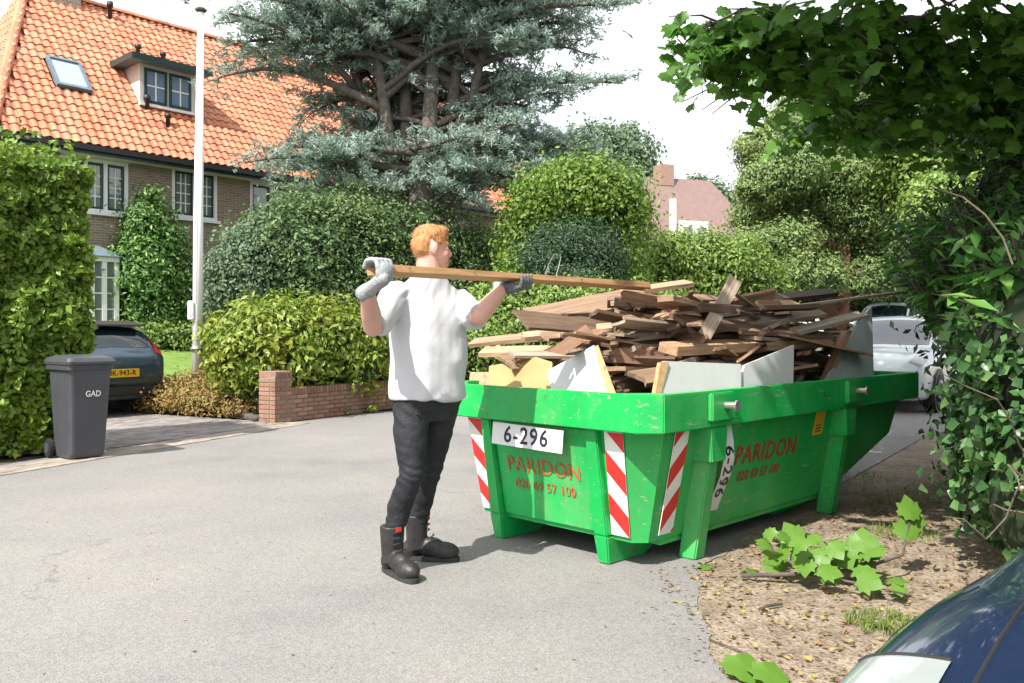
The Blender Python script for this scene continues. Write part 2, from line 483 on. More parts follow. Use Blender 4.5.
def steel_paint(name, col, dust):
    m, n, b = new_mat(name)
    tc = n.nodes.new('ShaderNodeTexCoord')
    def nz(sc, det, ro, vscale=None):
        t = n.nodes.new('ShaderNodeTexNoise'); t.inputs['Scale'].default_value = sc; t.inputs['Detail'].default_value = det; t.inputs['Roughness'].default_value = ro
        if vscale:
            mp = n.nodes.new('ShaderNodeMapping'); mp.inputs['Scale'].default_value = vscale; n.links.new(tc.outputs['Object'], mp.inputs['Vector']); n.links.new(mp.outputs['Vector'], t.inputs['Vector'])
        else: n.links.new(tc.outputs['Object'], t.inputs['Vector'])
        return t.outputs['Fac']
    def over(cur, fac, lo, hi, colour, amt=1.0):
        mr = n.nodes.new('ShaderNodeMapRange'); mr.inputs['From Min'].default_value = lo; mr.inputs['From Max'].default_value = hi; mr.inputs['To Max'].default_value = amt
        n.links.new(fac, mr.inputs['Value'])
        mx = n.nodes.new('ShaderNodeMix'); mx.data_type = 'RGBA'; n.links.new(mr.outputs['Result'], mx.inputs['Factor']); n.links.new(cur, mx.inputs['A']); mx.inputs['B'].default_value = (*colour, 1)
        return mx.outputs['Result']
    cur = ramp_mix(n, nz(2.2, 6, .6), [(0.3, [c * .78 for c in col]), (0.55, col), (0.75, [min(1, c * 1.15 + .008) for c in col])])
    cur = over(cur, nz(3.0, 8, .65, (1, 1, .25)), .47, .70, dust, .55)          # dusty run-down streaks
    cur = over(cur, nz(9, 14, .8), .575, .64, (0.15, 0.31, 0.14), .55)             # scuffed, chalky paint
    cur = over(cur, nz(24, 8, .7, (.25, 1, 1.6)), .61, .635, (0.27, 0.33, 0.22), .75)   # scratches
    cur = over(cur, nz(5.5, 14, .82), .615, .65, (0.13, 0.055, 0.022), .9)      # rust where the paint has gone
    n.links.new(cur, b.inputs['Base Color'])
    r = ramp_mix(n, nz(4, 8, .7), [(0.3, (.32,) * 3), (0.7, (.62,) * 3)]); n.links.new(r, b.inputs['Roughness'])
    bp = n.nodes.new('ShaderNodeBump'); bp.inputs['Strength'].default_value = .35; bp.inputs['Distance'].default_value = .02
    n.links.new(nz(3.2, 3, .5), bp.inputs['Height']); n.links.new(bp.outputs['Normal'], b.inputs['Normal'])
    return m
M['green_paint'] = steel_paint('green_steel', (0.004, 0.385, 0.075), (0.10, 0.32, 0.11))
M['green_dusty'] = steel_paint('green_dusty_steel', (0.006, 0.40, 0.085), (0.20, 0.36, 0.15))
M['stripe_red'] = pm('stripe_red', (0.58, 0.025, 0.022), 0.45, 0.12, 9, wear=(0.6, 0.5, 0.45), wear_amt=0.02, wscale=14)
M['stripe_white'] = pm('stripe_white', (0.72, 0.72, 0.70), 0.45, 0.08, 7, wear=(0.3, 0.27, 0.22), wear_amt=0.02, wscale=14)
M['plate_white'] = pm('white_plate', (0.70, 0.70, 0.71), 0.4, 0.06, 7)
M['ink'] = pm('black_ink', (0.012, 0.014, 0.025), 0.5, 0.1)
M['rust_letter'] = pm('worn_red_lettering', (0.42, 0.085, 0.03), 0.7, 0.3, 14, wear=(0.01, 0.36, 0.08), wear_amt=0.20, wscale=30)
M['red_letter_dark'] = pm('red_lettering', (0.32, 0.03, 0.02), 0.7, 0.3, 14, wear=(0.01, 0.30, 0.08), wear_amt=0.12, wscale=38)
M['yellow_label'] = pm('yellow_label', (0.62, 0.40, 0.03), 0.5, 0.15, 9)
M['steel'] = pm('worn_steel', (0.42, 0.40, 0.37), 0.4, 0.3, 10, metal=0.8, wear=(0.20, 0.09, 0.04), wear_amt=0.12)
M['bark'] = pm('bark', (0.085, 0.07, 0.058), 0.95, 0.45, 9, 1.0, 16)
M['cedar_bark'] = pm('cedar_bark', (0.115, 0.10, 0.088), 0.95, 0.45, 7, 1.0, 14)
M['twig'] = pm('dry_twig', (0.12, 0.095, 0.065), 0.9, 0.35, 12)
M['inner'] = pm('core_shade', (0.018, 0.030, 0.010), 0.95, 0.5, 5)  # near-black green paints the shade inside foliage, on solid cores
M['flag'] = pm('white_pole', (0.80, 0.80, 0.80), 0.35, 0.03, 2)
M['bin'] = pm('grey_bin_plastic', (0.060, 0.062, 0.072), 0.42, 0.12, 4, 0.15, 220)
M['rubber'] = pm('rubber', (0.015, 0.015, 0.016), 0.75, 0.2, 12)
M['alloy'] = pm('alloy', (0.45, 0.45, 0.46), 0.35, 0.1, 6, metal=0.7)
M['car_blue'] = pm('slate_blue_car_paint', (0.050, 0.083, 0.125), 0.32, 0.04, 2, metal=0.35, coat=0.9)
M['car_white'] = pm('white_car_paint', (0.55, 0.60, 0.64), 0.3, 0.03, 2, coat=0.8)
M['car_silver'] = pm('silver_car_paint', (0.45, 0.48, 0.50), 0.32, 0.03, 2, metal=0.4, coat=0.8)
M['car_dark'] = pm('dark_blue_car_paint', (0.012, 0.022, 0.055), 0.22, 0.1, 5, coat=1.0)
M['car_glass'] = glass_mat('car_glass', (0.012, 0.022, 0.034))
M['lamp_red'] = glass_mat('red_lamp', (0.42, 0.012, 0.025), 0.12)
M['lamp_clear'] = pm('headlamp_lens', (0.30, 0.33, 0.325), 0.18, 0.06, 5, coat=1.0)
M['trim'] = pm('black_trim', (0.018, 0.019, 0.021), 0.5, 0.15, 8)
M['plate_yellow'] = pm('yellow_plate', (0.80, 0.46, 0.015), 0.4, 0.04)
M['skin'] = pm('skin', (0.56, 0.315, 0.245), 0.5, 0.10, 14)
M['hair'] = pm('ginger_hair', (0.42, 0.20, 0.075), 0.6, 0.45, 30, 0.5, 90)
M['shirt'] = pm('white_cotton', (0.47, 0.475, 0.495), 0.85, 0.04, 5, 0.12, 40)
M['jeans'] = pm('black_denim', (0.016, 0.017, 0.021), 0.72, 0.45, 7, 0.6, 38, spec=.35)
M['boot'] = pm('black_leather', (0.022, 0.021, 0.021), 0.5, 0.3, 16, 0.3, 60)
M['sole'] = pm('boot_sole', (0.03, 0.029, 0.028), 0.8, 0.3, 20)
M['glove'] = pm('grey_glove', (0.27, 0.285, 0.295), 0.8, 0.25, 18, 0.5, 120)
M['glove_palm'] = pm('dark_glove_palm', (0.10, 0.105, 0.11), 0.75, 0.3, 18, 0.5, 120)
M['wire'] = pm('green_wire', (0.02, 0.09, 0.06), 0.4, 0.1)
M['ply_tan'] = pm('plywood_tan', (0.38, 0.235, 0.095), 0.7, 0.15, 5)
M['ply_white'] = pm('white_board', (0.50, 0.51, 0.505), 0.55, 0.07, 5, wear=(0.35, 0.30, 0.22), wear_amt=0.05, wscale=6)
M['ply_grey'] = pm('grey_board', (0.36, 0.40, 0.40), 0.6, 0.10, 5, wear=(0.30, 0.26, 0.2), wear_amt=0.05, wscale=6)
M['ply_edge'] = pm('board_edge', (0.42, 0.27, 0.13), 0.8, 0.3, 20)
M['wood_plank'] = wood_mat('carried_wood', [(0.0, (0.47, 0.27, 0.125)), (1.0, (0.47, 0.27, 0.125))], 0.75)
M['wood_brown'] = wood_mat('brown_wood', [(0.0, (0.150, 0.093, 0.058)), (0.5, (0.225, 0.143, 0.090)), (1.0, (0.310, 0.207, 0.134))])
M['wood_red'] = wood_mat('red_wood', [(0.0, (0.190, 0.103, 0.060)), (0.5, (0.266, 0.151, 0.090)), (1.0, (0.351, 0.221, 0.138))])
M['wood_pale'] = wood_mat('pale_wood', [(0.0, (0.37, 0.23, 0.13)), (0.5, (0.46, 0.30, 0.175)), (1.0, (0.42, 0.28, 0.18))])
M['wood_grey'] = wood_mat('grey_wood', [(0.0, (0.24, 0.18, 0.13)), (0.5, (0.32, 0.25, 0.185)), (1.0, (0.40, 0.33, 0.26))])
M['wood_dark'] = wood_mat('dark_wood', [(0.0, (0.07, 0.042, 0.028)), (1.0, (0.13, 0.078, 0.048))])
M['pink_roof'] = pm('far_roof', (0.19, 0.125, 0.115), 0.85, 0.12, 3, 0.5, 8)

M['l_beech'] = leaf_mat('beech_leaf', [(0, (0.070, 0.131, 0.017)), (0.5, (0.132, 0.237, 0.029)), (0.85, (0.217, 0.342, 0.049)), (1, (0.310, 0.386, 0.082))], 0.42, 0.3, patch=((0.230, 0.338, 0.030), 0.8, 0.5))
M['l_yew'] = leaf_mat('hedge_leaf', [(0, (0.052, 0.107, 0.036)), (0.55, (0.104, 0.185, 0.065)), (1, (0.202, 0.305, 0.124))], 0.5, 0.32, patch=((0.221, 0.286, 0.091), 0.9, 0.55))
M['l_choisya'] = leaf_mat('bright_shrub_leaf', [(0, (0.098, 0.167, 0.021)), (0.5, (0.172, 0.259, 0.034)), (1, (0.299, 0.356, 0.057))], 0.4, 0.3, patch=((0.30, 0.30, 0.04), 1.5, 0.5))
M['l_ivy'] = leaf_mat('ivy_leaf', [(0, (0.027, 0.075, 0.021)), (0.6, (0.053, 0.135, 0.039)), (1, (0.128, 0.232, 0.075))], 0.35, 0.22)
M['l_climber'] = leaf_mat('climber_leaf', [(0, (0.061, 0.147, 0.031)), (0.6, (0.113, 0.233, 0.052)), (1, (0.190, 0.328, 0.086))], 0.4, 0.3)
M['l_cedar'] = leaf_mat('cedar_needle', [(0, (0.175, 0.262, 0.208)), (0.5, (0.317, 0.437, 0.363)), (1, (0.476, 0.550, 0.502))], 0.6, 0.45)
M['l_yellow'] = leaf_mat('yellow_green_leaf', [(0, (0.095, 0.185, 0.026)), (0.5, (0.155, 0.265, 0.042)), (1, (0.24, 0.345, 0.07))], 0.45, 0.4)
M['l_mid'] = leaf_mat('mid_leaf', [(0, (0.104, 0.185, 0.037)), (0.5, (0.182, 0.292, 0.060)), (1, (0.295, 0.407, 0.100))], 0.45, 0.35)
M['l_far'] = leaf_mat('far_leaf', [(0, (0.091, 0.156, 0.085)), (0.5, (0.150, 0.227, 0.130)), (1, (0.215, 0.299, 0.182))], 0.6, 0.35)
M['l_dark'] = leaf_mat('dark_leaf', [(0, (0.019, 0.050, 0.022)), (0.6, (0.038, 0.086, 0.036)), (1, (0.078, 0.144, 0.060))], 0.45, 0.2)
M['l_cypress'] = leaf_mat('cypress_spray', [(0, (0.116, 0.196, 0.064)), (0.5, (0.193, 0.291, 0.097)), (1, (0.275, 0.381, 0.138))], 0.6, 0.3, patch=((0.275, 0.325, 0.110), 0.5, 0.55))
M['l_maple'] = leaf_mat('maple_leaf', [(0, (0.050, 0.140, 0.022)), (0.6, (0.090, 0.220, 0.032)), (1, (0.158, 0.315, 0.050))], 0.38, 0.5)
M['l_cut'] = leaf_mat('cut_maple_leaf', [(0, (0.080, 0.192, 0.028)), (0.7, (0.128, 0.256, 0.036)), (1, (0.208, 0.288, 0.112))], 0.45, 0.35)
M['l_rhodo'] = leaf_mat('laurel_leaf', [(0, (0.038, 0.118, 0.024)), (0.5, (0.069, 0.190, 0.036)), (1, (0.172, 0.332, 0.075))], 0.3, 0.22, 0.5)
M['l_orange'] = leaf_mat('rusty_shrub_leaf', [(0, (0.22, 0.20, 0.05)), (0.5, (0.30, 0.215, 0.07)), (0.8, (0.36, 0.19, 0.08)), (1, (0.30, 0.27, 0.07))], 0.6, 0.3)
M['l_grass'] = leaf_mat('grass_blade', [(0, (0.10, 0.18, 0.03)), (0.6, (0.17, 0.26, 0.045)), (1, (0.30, 0.30, 0.10))], 0.6, 0.3)
M['l_litter'] = leaf_mat('leaf_litter', [(0, (0.10, 0.065, 0.03)), (0.35, (0.22, 0.14, 0.06)), (0.7, (0.32, 0.22, 0.10)), (0.9, (0.36, 0.29, 0.09)), (1, (0.20, 0.24, 0.05))], 0.8, 0.15)

# ------------------------------------------------------------------ foliage
def nrmz(a):
    return a / np.maximum(np.linalg.norm(a, axis=1, keepdims=True), 1e-9)
def tri_mesh(name, V, T, mat, parent, kind=None):
    me = bpy.data.meshes.new(name)
    me.vertices.add(len(V)); me.vertices.foreach_set('co', np.ascontiguousarray(V, np.float32).ravel())
    me.loops.add(len(T) * 3); me.loops.foreach_set('vertex_index', np.ascontiguousarray(T, np.int32).ravel())
    me.polygons.add(len(T)); me.polygons.foreach_set('loop_start', np.arange(0, len(T) * 3, 3, dtype=np.int32))
    me.update(calc_edges=True)
    o = link(name, me, mat, parent)
    if kind: o['kind'] = kind
    return o
def leaves(name, P, N, size, asp, mat, parent, spread=0.6, fold=0.25, droop=0.3, tdir=None, kind=None, jit=0.35):
    P = np.asarray(P, float); n = len(P)
    nr = nrmz(np.asarray(N, float) + rng.normal(0, spread, (n, 3)))
    t = rng.normal(0, 1, (n, 3)) if tdir is None else np.asarray(tdir, float) + rng.normal(0, 0.45, (n, 3))
    t[:, 2] -= droop
    t = nrmz(t - nr * np.sum(t * nr, 1, keepdims=True))
    b = np.cross(nr, t)
    L = (size * (1 - jit + 2 * jit * rng.random(n)))[:, None]
    W = L * asp / 2
    V = np.empty((n, 4, 3))
    V[:, 0] = P - t * L / 2; V[:, 2] = P + t * L / 2 - nr * L * 0.08
    V[:, 1] = P + b * W + nr * fold * W; V[:, 3] = P - b * W + nr * fold * W
    i = np.arange(n)[:, None] * 4
    T = np.concatenate([i + np.array([[0, 1, 2]]), i + np.array([[0, 2, 3]])], 1).reshape(-1, 3)
    return tri_mesh(name, V.reshape(-1, 3), T, mat, parent, kind)
def clumps(blobs, nc, per, cr, shell=0.72, flat=0.75, up=0.35, cam_side=0.0):
    """blobs: (centre, radii). returns leaf points and outward normals, gathered in clumps"""
    w = np.array([(b[1][0] * b[1][1] * b[1][2]) ** (2 / 3) for b in blobs]); w = w / w.sum()
    k = rng.choice(len(blobs), nc, p=w)
    c = np.array([b[0] for b in blobs], float)[k]; r = np.array([b[1] for b in blobs], float)[k]
    d = rng.normal(0, 1, (nc, 3))
    d[:, 1] -= cam_side
    d = nrmz(d)
    cc = c + d * r * (shell + (1.06 - shell) * rng.random((nc, 1)))
    npnt = nc * per
    cs = np.repeat(cr * (0.6 + 0.8 * rng.random(nc)), per)[:, None]
    off = rng.normal(0, 1, (npnt, 3)) * cs * np.array([1, 1, flat])
    P = np.repeat(cc, per, 0) + off
    N = np.repeat(d, per, 0) * 0.7 + off / (cs + 1e-6) * 0.35 + np.array([0, 0, up])
    keep = P[:, 2] > 0.03
    return P[keep], N[keep]
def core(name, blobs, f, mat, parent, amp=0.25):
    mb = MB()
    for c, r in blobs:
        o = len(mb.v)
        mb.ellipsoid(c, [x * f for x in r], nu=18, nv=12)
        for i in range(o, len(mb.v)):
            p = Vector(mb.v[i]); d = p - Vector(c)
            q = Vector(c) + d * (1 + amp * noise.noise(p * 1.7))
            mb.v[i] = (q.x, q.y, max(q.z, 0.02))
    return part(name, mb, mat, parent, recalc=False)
def rel(blobs, base):
    return [((b[0][0] - base[0], b[0][1] - base[1], b[0][2] - base[2]), b[1]) for b in blobs]
def shrub(name, label, cat, base, blobs, nc, per, cr, lsize, asp, lm, group=None, corefac=0.72, trunk=None, shell=0.72, flat=0.75, spread=0.6, cam_side=0.35, droop=0.3, up=0.35):
    """blobs in world coordinates"""
    t = thing(name, label, cat, base, 0, group)
    bl = rel(blobs, base)
    P, N = clumps(bl, nc, per, cr, shell, flat, up, cam_side)
    leaves('crown', P, N, lsize, asp, lm, t, spread, droop=droop)
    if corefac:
        core('dark_core', bl, corefac, M['inner'], t)  # solid filler, its dark colour standing in for shade within the crown
    if trunk:
        mb = MB()
        mb.tube([(0, 0, 0), (0.02, 0.05, trunk[1] * .5), (0.1, 0, trunk[1])], [trunk[0] * 1.25, trunk[0], trunk[0] * .7], 9)
        for k in range(5):
            a = k * 1.256 + .4; c, r = bl[k % len(bl)]
            mb.tube([(0.05, 0, trunk[1] * (.55 + .08 * k)), (c[0] * .5 + math.cos(a) * r[0] * .2, c[1] * .5 + math.sin(a) * r[1] * .2, (trunk[1] + c[2]) / 2), (c[0] + math.cos(a) * r[0] * .5, c[1] + math.sin(a) * r[1] * .5, c[2] + r[2] * .3)], [trunk[0] * .5, trunk[0] * .3, trunk[0] * .12], 6)
        part('trunk', mb, M['bark'], t, smooth=True)
    return t

def blobs_px(lst, Y, dy=.8):
    out = []
    for px, py, rw, rh in lst:
        y = Y + rng.uniform(-dy, dy); p = at(px, py, y)
        out.append(((p.x, p.y, p.z), (rw * y / F_PX, rw * y / F_PX * .9, rh * y / F_PX)))
    return out

# ------------------------------------------------------------------ the setting
# street frame
BW = Vector((-3.31, 11.86, 0))             # front corner of the brick pier
def ground_sheet(name, pts, z, mat):
    mb = MB(); mb.add([(p[0], p[1], z) for p in pts], [tuple(range(len(pts)))])
    me = mb.mesh(name, recalc=False)
    if me.polygons[0].normal.z < 0: me.flip_normals()
    o = link(name, me, mat); o['kind'] = 'structure'
    return o
ground_sheet('ground', [(-900, -900), (900, -900), (900, 1500), (-900, 1500)], -0.03, M['earth'])
left_edge = [(-6.6, -8), (-6.0, 4.5), (-5.25, 7.2), (-4.75, 8.62), (-4.05, 10.3), (-3.31, 11.86), (-2.0, 14.0), (2.2, 19.0), (8, 26), (40, 62)]
right_edge = [(46, 52), (11.5, 17.0), (5.0, 10.3), (2.35, 6.6), (1.5, 5.35), (0.98, 4.55), (0.86, 3.9), (0.80, 3.2), (0.86, 2.4), (1.0, -8)]
fine = []
for a_, b_ in zip(right_edge[:-1], right_edge[1:]):
    L_ = math.hypot(b_[0] - a_[0], b_[1] - a_[1]); k_ = max(1, min(90, int(L_ / .035))) if max(a_[1], b_[1]) < 8 else 1
    for q_ in range(k_):
        x_ = a_[0] + (b_[0] - a_[0]) * q_ / k_; y_ = a_[1] + (b_[1] - a_[1]) * q_ / k_
        w_ = .05 * noise.noise(Vector((x_ * 2.2, y_ * 2.2, 1))) + .022 * noise.noise(Vector((x_ * 11, y_ * 11, 4))) + .010 * noise.noise(Vector((x_ * 31, y_ * 31, 7)))
        fine.append((x_ + w_, y_ - w_ * .4))
fine.append(right_edge[-1])
ground_sheet('road', left_edge + fine, 0.0, M['asphalt'])
ground_sheet('verge', [(1.6, -8), (0.62, 2.4), (0.55, 3.2), (0.6, 4.0), (0.75, 4.75), (1.2, 5.5), (2.1, 6.8), (4.7, 10.5), (11.2, 17.2), (46, 53), (70, 50), (30, -8)], -0.006, M['soil'])

# grains and crumbs of soil trodden onto the road edge
mb = MB()
for k in range(260):
    y = rng.uniform(1.9, 4.7); x = .86 - abs(rng.normal(0, .16)) ; r = rng.uniform(.003, .011) * (1 if x > .7 else .5); a0 = rng.uniform(0, 6.28); c0 = len(mb.v)
    mb.add([(x + r * rng.uniform(.5, 1.3) * math.cos(a0 + q * .785), y + r * rng.uniform(.5, 1.3) * math.sin(a0 + q * .785) * .8, .0045 + .000006 * k) for q in range(8)], [tuple(range(8))])
o = part('sand_patches', mb, M['soil'], None, recalc=False); o['kind'] = 'stuff'
# garden behind the boundary
TU = Vector((0.66, 0.75, 0)).normalized(); TV = Vector((-0.75, 0.66, 0)).normalized()
def ts(t, s, z=0.0):
    p = BW + TU * t + TV * s
    return Vector((p.x, p.y, z))
mb = MB()
nt_, ns_ = 40, 16
for i in range(nt_ + 1):
    for j in range(ns_ + 1):
        t = -0.05 + 26 * i / nt_; s = 0.32 + 11 * j / ns_
        mb.v.append(tuple(ts(t, s, 0.03 + 0.12 * max(0, s - 2))))
for i in range(nt_):
    for j in range(ns_):
        a = i * (ns_ + 1) + j
        mb.f.append((a, a + ns_ + 1, a + ns_ + 2, a + 1))
o = part('garden', mb, M['earth'], None); o['kind'] = 'structure'
mb = MB()
for i in range(9):
    for j in range(9):
        t = -1.6 + 6.0 * i / 8; s = 3.4 + 5.8 * j / 8
        mb.v.append(tuple(ts(t, s, 0.045 + 0.125 * max(0, s - 2))))
for i in range(8):
    for j in range(8):
        a = i * 9 + j
        mb.f.append((a, a + 9, a + 10, a + 1))
o = part('lawn', mb, M['lawn'], None); o['kind'] = 'structure'

# pavers: driveway (its pavers a part each while they can be told apart) and brick gutter along the road edge
def paved(name, org, ex, ey, L, Wd, bl, bw, mat, z, limit, bond=True, keep=None, bed=M['mortar']):
    ex = Vector(ex).normalized(); ey = Vector(ey).normalized()
    root = MB()
    q = [Vector(org) + ex * a + ey * b for a, b in ((0, 0), (L, 0), (L, Wd), (0, Wd))]
    root.add([(p.x, p.y, z) for p in q], [(0, 1, 2, 3)])
    me = root.mesh(name, recalc=False)
    if me.polygons[0].normal.z < 0: me.flip_normals()
    r = link(name, me, bed); r['kind'] = 'structure'
    cells = []
    rows = int(Wd / bw)
    for j in range(rows):
        off = (bl / 2 if (j % 2 and bond) else 0)
        for i in range(-1, int(L / bl) + 1):
            a0 = max(0, i * bl + off); a1 = min(L, (i + 1) * bl + off)
            if a1 - a0 < bl * .4: continue
            c = Vector(org) + ex * ((a0 + a1) / 2) + ey * ((j + .5) * bw)
            if keep and not keep(c): continue
            cells.append((c, a1 - a0))
    cells.sort(key=lambda k: k[0].y)
    g = 0.006
    ang = math.atan2(ex.y, ex.x)
    pb = MB(); pb.box((0, 0, 0), (bl - g, bw - g, 0.02))
    pme = pb.mesh('paving_brick'); pme.materials.append(mat)
    rest = MB()
    Rz = Matrix.Rotation(ang, 3, 'Z')
    for k, (c, ln) in enumerate(cells):
        zz = z - 0.004 + rng.normal(0, 0.0012)
        if k < limit and ln > bl * .98:
            p = link('paving_brick', pme, None, r, loc=(c.x, c.y, zz), rot=(rng.normal(0, .006), rng.normal(0, .006), ang + rng.normal(0, .006)))
        else:
            rest.box((c.x, c.y, zz), (ln - g, bw - g, 0.02), Rz)
    if rest.v:
        p = part('paving_bricks_beyond', rest, mat, r, recalc=False); p['kind'] = 'stuff'
    return r
paved('driveway', (-4.56, 8.93, 0), (0.42, 0.907, 0), (-0.88, 0.475, 0), 3.3, 7.0, 0.21, 0.105, M['paver'], 0.008, 280)
gx = Vector((0.36, 0.933, 0))
paved('gutter', (-5.35, 6.6, 0), gx, (gx.y, -gx.x, 0), 5.9, 0.42, 0.21, 0.105, M['gutter_brick'], 0.002, 120, keep=lambda c: c.y < 12)

# ------------------------------------------------------------------ the house
HU = Vector((0.664, 0.748, 0)).normalized(); HV = Vector((-HU.y, HU.x, 0))
HO = Vector((-10.87, 18.04, 0)) - HU * 0.15          # eaves corner
HANG = math.atan2(HU.y, HU.x)
EZ, RISE, RUN, HLEN, HIP = 5.6, 4.65, 4.0, 19.2, 2.0
WALL_Y = 0.45
house = thing('brick_house', 'brown brick house with orange tiled roof, dormer and white mullioned windows', 'house', (HO.x, HO.y, 0), HANG)
def house_xz(px, py, y=WALL_Y):
    """point of the facade plane seen at a pixel, in house coordinates"""
    r = px_ray(px, py)
    o = Vector((0, 0, CAM_H)) - HO
    k = (y - o.dot(HV)) / r.dot(HV)
    p = o + r * k
    return p.dot(HU), p.z
def roof_pt(a, b):
    """a along the eaves, b = 0 eaves .. 1 ridge"""
    return Vector((a, b * RUN, EZ + b * RISE))
RN = Vector((0, -RISE, RUN)).normalized()
def roof_ab(px, py):
    r = px_ray(px, py)
    ro = Vector((r.dot(HU), r.dot(HV), r.z)); o = Vector((0, 0, CAM_H)) - HO
    oo = Vector((o.dot(HU), o.dot(HV), o.z))
    k = (Vector((0, 0, EZ)) - oo).dot(RN) / ro.dot(RN)
    p = oo + ro * k
    return p.x, p.y / RUN

ops = []
def opening(px0, px1, py0, py1):
    pm_ = (px0 + px1) / 2
    x0, _ = house_xz(px0, py0); x1, _ = house_xz(px1, py0)
    _, z1 = house_xz(pm_, py0); _, z0 = house_xz(pm_, py1)
    ops.append((x0, x1, z0, z1)); return ops[-1]
w1 = opening(62, 128, 159, 212)
w2 = opening(172, 217, 170, 219)
w3 = opening(250, 292, 184, 226)
door_o = opening(168, 192, 264, 352)
w4 = opening(330, 375, 206, 243)
xs = sorted({-0.0 + 0.12, HLEN - 0.3, *[v for o_ in ops for v in o_[:2]]})
zs = sorted({0.0, EZ - 0.05, *[v for o_ in ops for v in o_[2:]]})
mb = MB()
for i in range(len(xs) - 1):
    for j in range(len(zs) - 1):
        cx, cz = (xs[i] + xs[i + 1]) / 2, (zs[j] + zs[j + 1]) / 2
        if any(o_[0] < cx < o_[1] and o_[2] < cz < o_[3] for o_ in ops): continue
        mb.bounds((xs[i], WALL_Y, zs[j]), (xs[i + 1], WALL_Y + 0.28, zs[j + 1]))
mb.bounds((0.12, WALL_Y + .281, 0), (0.4, 7.5, EZ - .05)); mb.bounds((HLEN - .58, WALL_Y + .281, 0), (HLEN - .3, 7.5, EZ - .05))
mb.add([(HLEN - .3, WALL_Y, EZ - .05), (HLEN - .3, 7.55, EZ - .05), (HLEN - .3, 4, EZ + RISE - .15)], [(0, 1, 2)])
part('wall', mb, M['house_brick'], house)
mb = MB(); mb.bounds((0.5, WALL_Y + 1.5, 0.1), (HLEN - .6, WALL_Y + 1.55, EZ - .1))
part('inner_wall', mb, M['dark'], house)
def casement(o_, n, cols, rows, arch=None):
    x0, x1, z0, z1 = o_
    yf = WALL_Y + 0.04
    f = MB(); t = 0.075
    f.bounds((x0, yf - .05, z0), (x0 + t, yf + .08, z1)); f.bounds((x1 - t, yf - .05, z0), (x1, yf + .08, z1))
    f.bounds((x0 + t, yf - .05, z1 - t), (x1 - t, yf + .08, z1)); f.bounds((x0 + t, yf - .05, z0), (x1 - t, yf + .08, z0 + t))
    step = (x1 - x0 - 2 * t) / n
    for k in range(1, n):
        xx = x0 + t + step * k; f.bounds((xx - .04, yf - .05, z0 + t), (xx + .04, yf + .08, z1 - t))
    w = part('window', f, M['white'], house)
    s = MB(); s.bounds((x0 - .06, WALL_Y - .09, z0 - .07), (x1 + .06, WALL_Y + .03, z0 - .002)); part('sill', s, M['white'], w)
    l = MB(); l.bounds((x0 - .04, WALL_Y - .035, z1 + .002), (x1 + .04, WALL_Y - .002, EZ - .06 if EZ - z1 < .8 else z1 + .15)); part('head_board', l, M['cream'], w)
    for k in range(n):
        a0 = x0 + t + step * k + (.04 if k else 0) + .004; a1 = x0 + t + step * (k + 1) - (.04 if k < n - 1 else 0) - .004
        b0, b1 = z0 + t + .004, z1 - t - .004
        c = MB(); q = 0.055
        c.bounds((a0, yf, b0), (a0 + q, yf + .05, b1)); c.bounds((a1 - q, yf, b0), (a1, yf + .05, b1))
        c.bounds((a0 + q, yf, b1 - q), (a1 - q, yf + .05, b1)); c.bounds((a0 + q, yf, b0), (a1 - q, yf + .05, b0 + q))
        part('casement', c, M['dkgreen'], w)
        g = MB(); g.bounds((a0 + q, yf + .028, b0 + q), (a1 - q, yf + .034, b1 - q)); part('pane', g, M['pane'], w)
        m_ = MB()
        for i in range(1, cols):
            xx = a0 + q + (a1 - a0 - 2 * q) * i / cols; m_.bounds((xx - .013, yf + .008, b0 + q), (xx + .013, yf + .026, b1 - q))
        for j in range(1, rows):
            zz = b0 + q + (b1 - b0 - 2 * q) * j / rows; m_.bounds((a0 + q, yf + .009, zz - .013), (a1 - q, yf + .025, zz + .013))
        part('glazing_bars', m_, M['white'], w)
    return w
casement(w1, 3, 2, 4); casement(w2, 2, 3, 4); casement(w3, 2, 1, 2); casement(w4, 2, 2, 3)
x0, x1, z0, z1 = door_o
mb = MB(); mb.bounds((x0 + .02, WALL_Y + .2, z0), (x1 - .02, WALL_Y + .26, z1 - .02)); part('door', mb, M['dkgreen'], house)
mb = MB(); mb.bounds((x0 - .08, WALL_Y - .04, z0), (x0, WALL_Y + .1, z1)); mb.bounds((x1, WALL_Y - .04, z0), (x1 + .08, WALL_Y + .1, z1)); mb.bounds((x0 - .08, WALL_Y - .04, z1), (x1 + .08, WALL_Y + .1, z1 + .1))
part('door_frame', mb, M['white'], house)
# bay window on the ground floor
bx0, _ = house_xz(40, 290, -0.4); bx1, _ = house_xz(117, 290, -0.4)
_, bz1 = house_xz(112, 262, -0.4); _, bz0 = house_xz(112, 325, -0.4); _, bzt = house_xz(100, 240, 0.1)
bay = MB(); bay.bounds((bx0, -.4, 0), (bx1, WALL_Y - .004, bz0)); bay = part('bay_window', bay, M['house_brick'], house)
f = MB()
nb = 6
for k in range(nb + 1):
    xx = bx0 + (bx1 - bx0) * k / nb; f.bounds((xx - .05, -.4, bz0), (xx + .05, -.3, bz1))
f.bounds((bx0 - .05, -.42, bz0 - .08), (bx1 + .05, -.3, bz0 - .001)); f.bounds((bx0 - .05, -.42, bz1 + .001), (bx1 + .05, WALL_Y - .01, bz1 + .12))
f.bounds((bx1 - .05, -.29, bz0), (bx1 + .04, WALL_Y - .01, bz1))
part('window_frame', f, M['white'], bay)
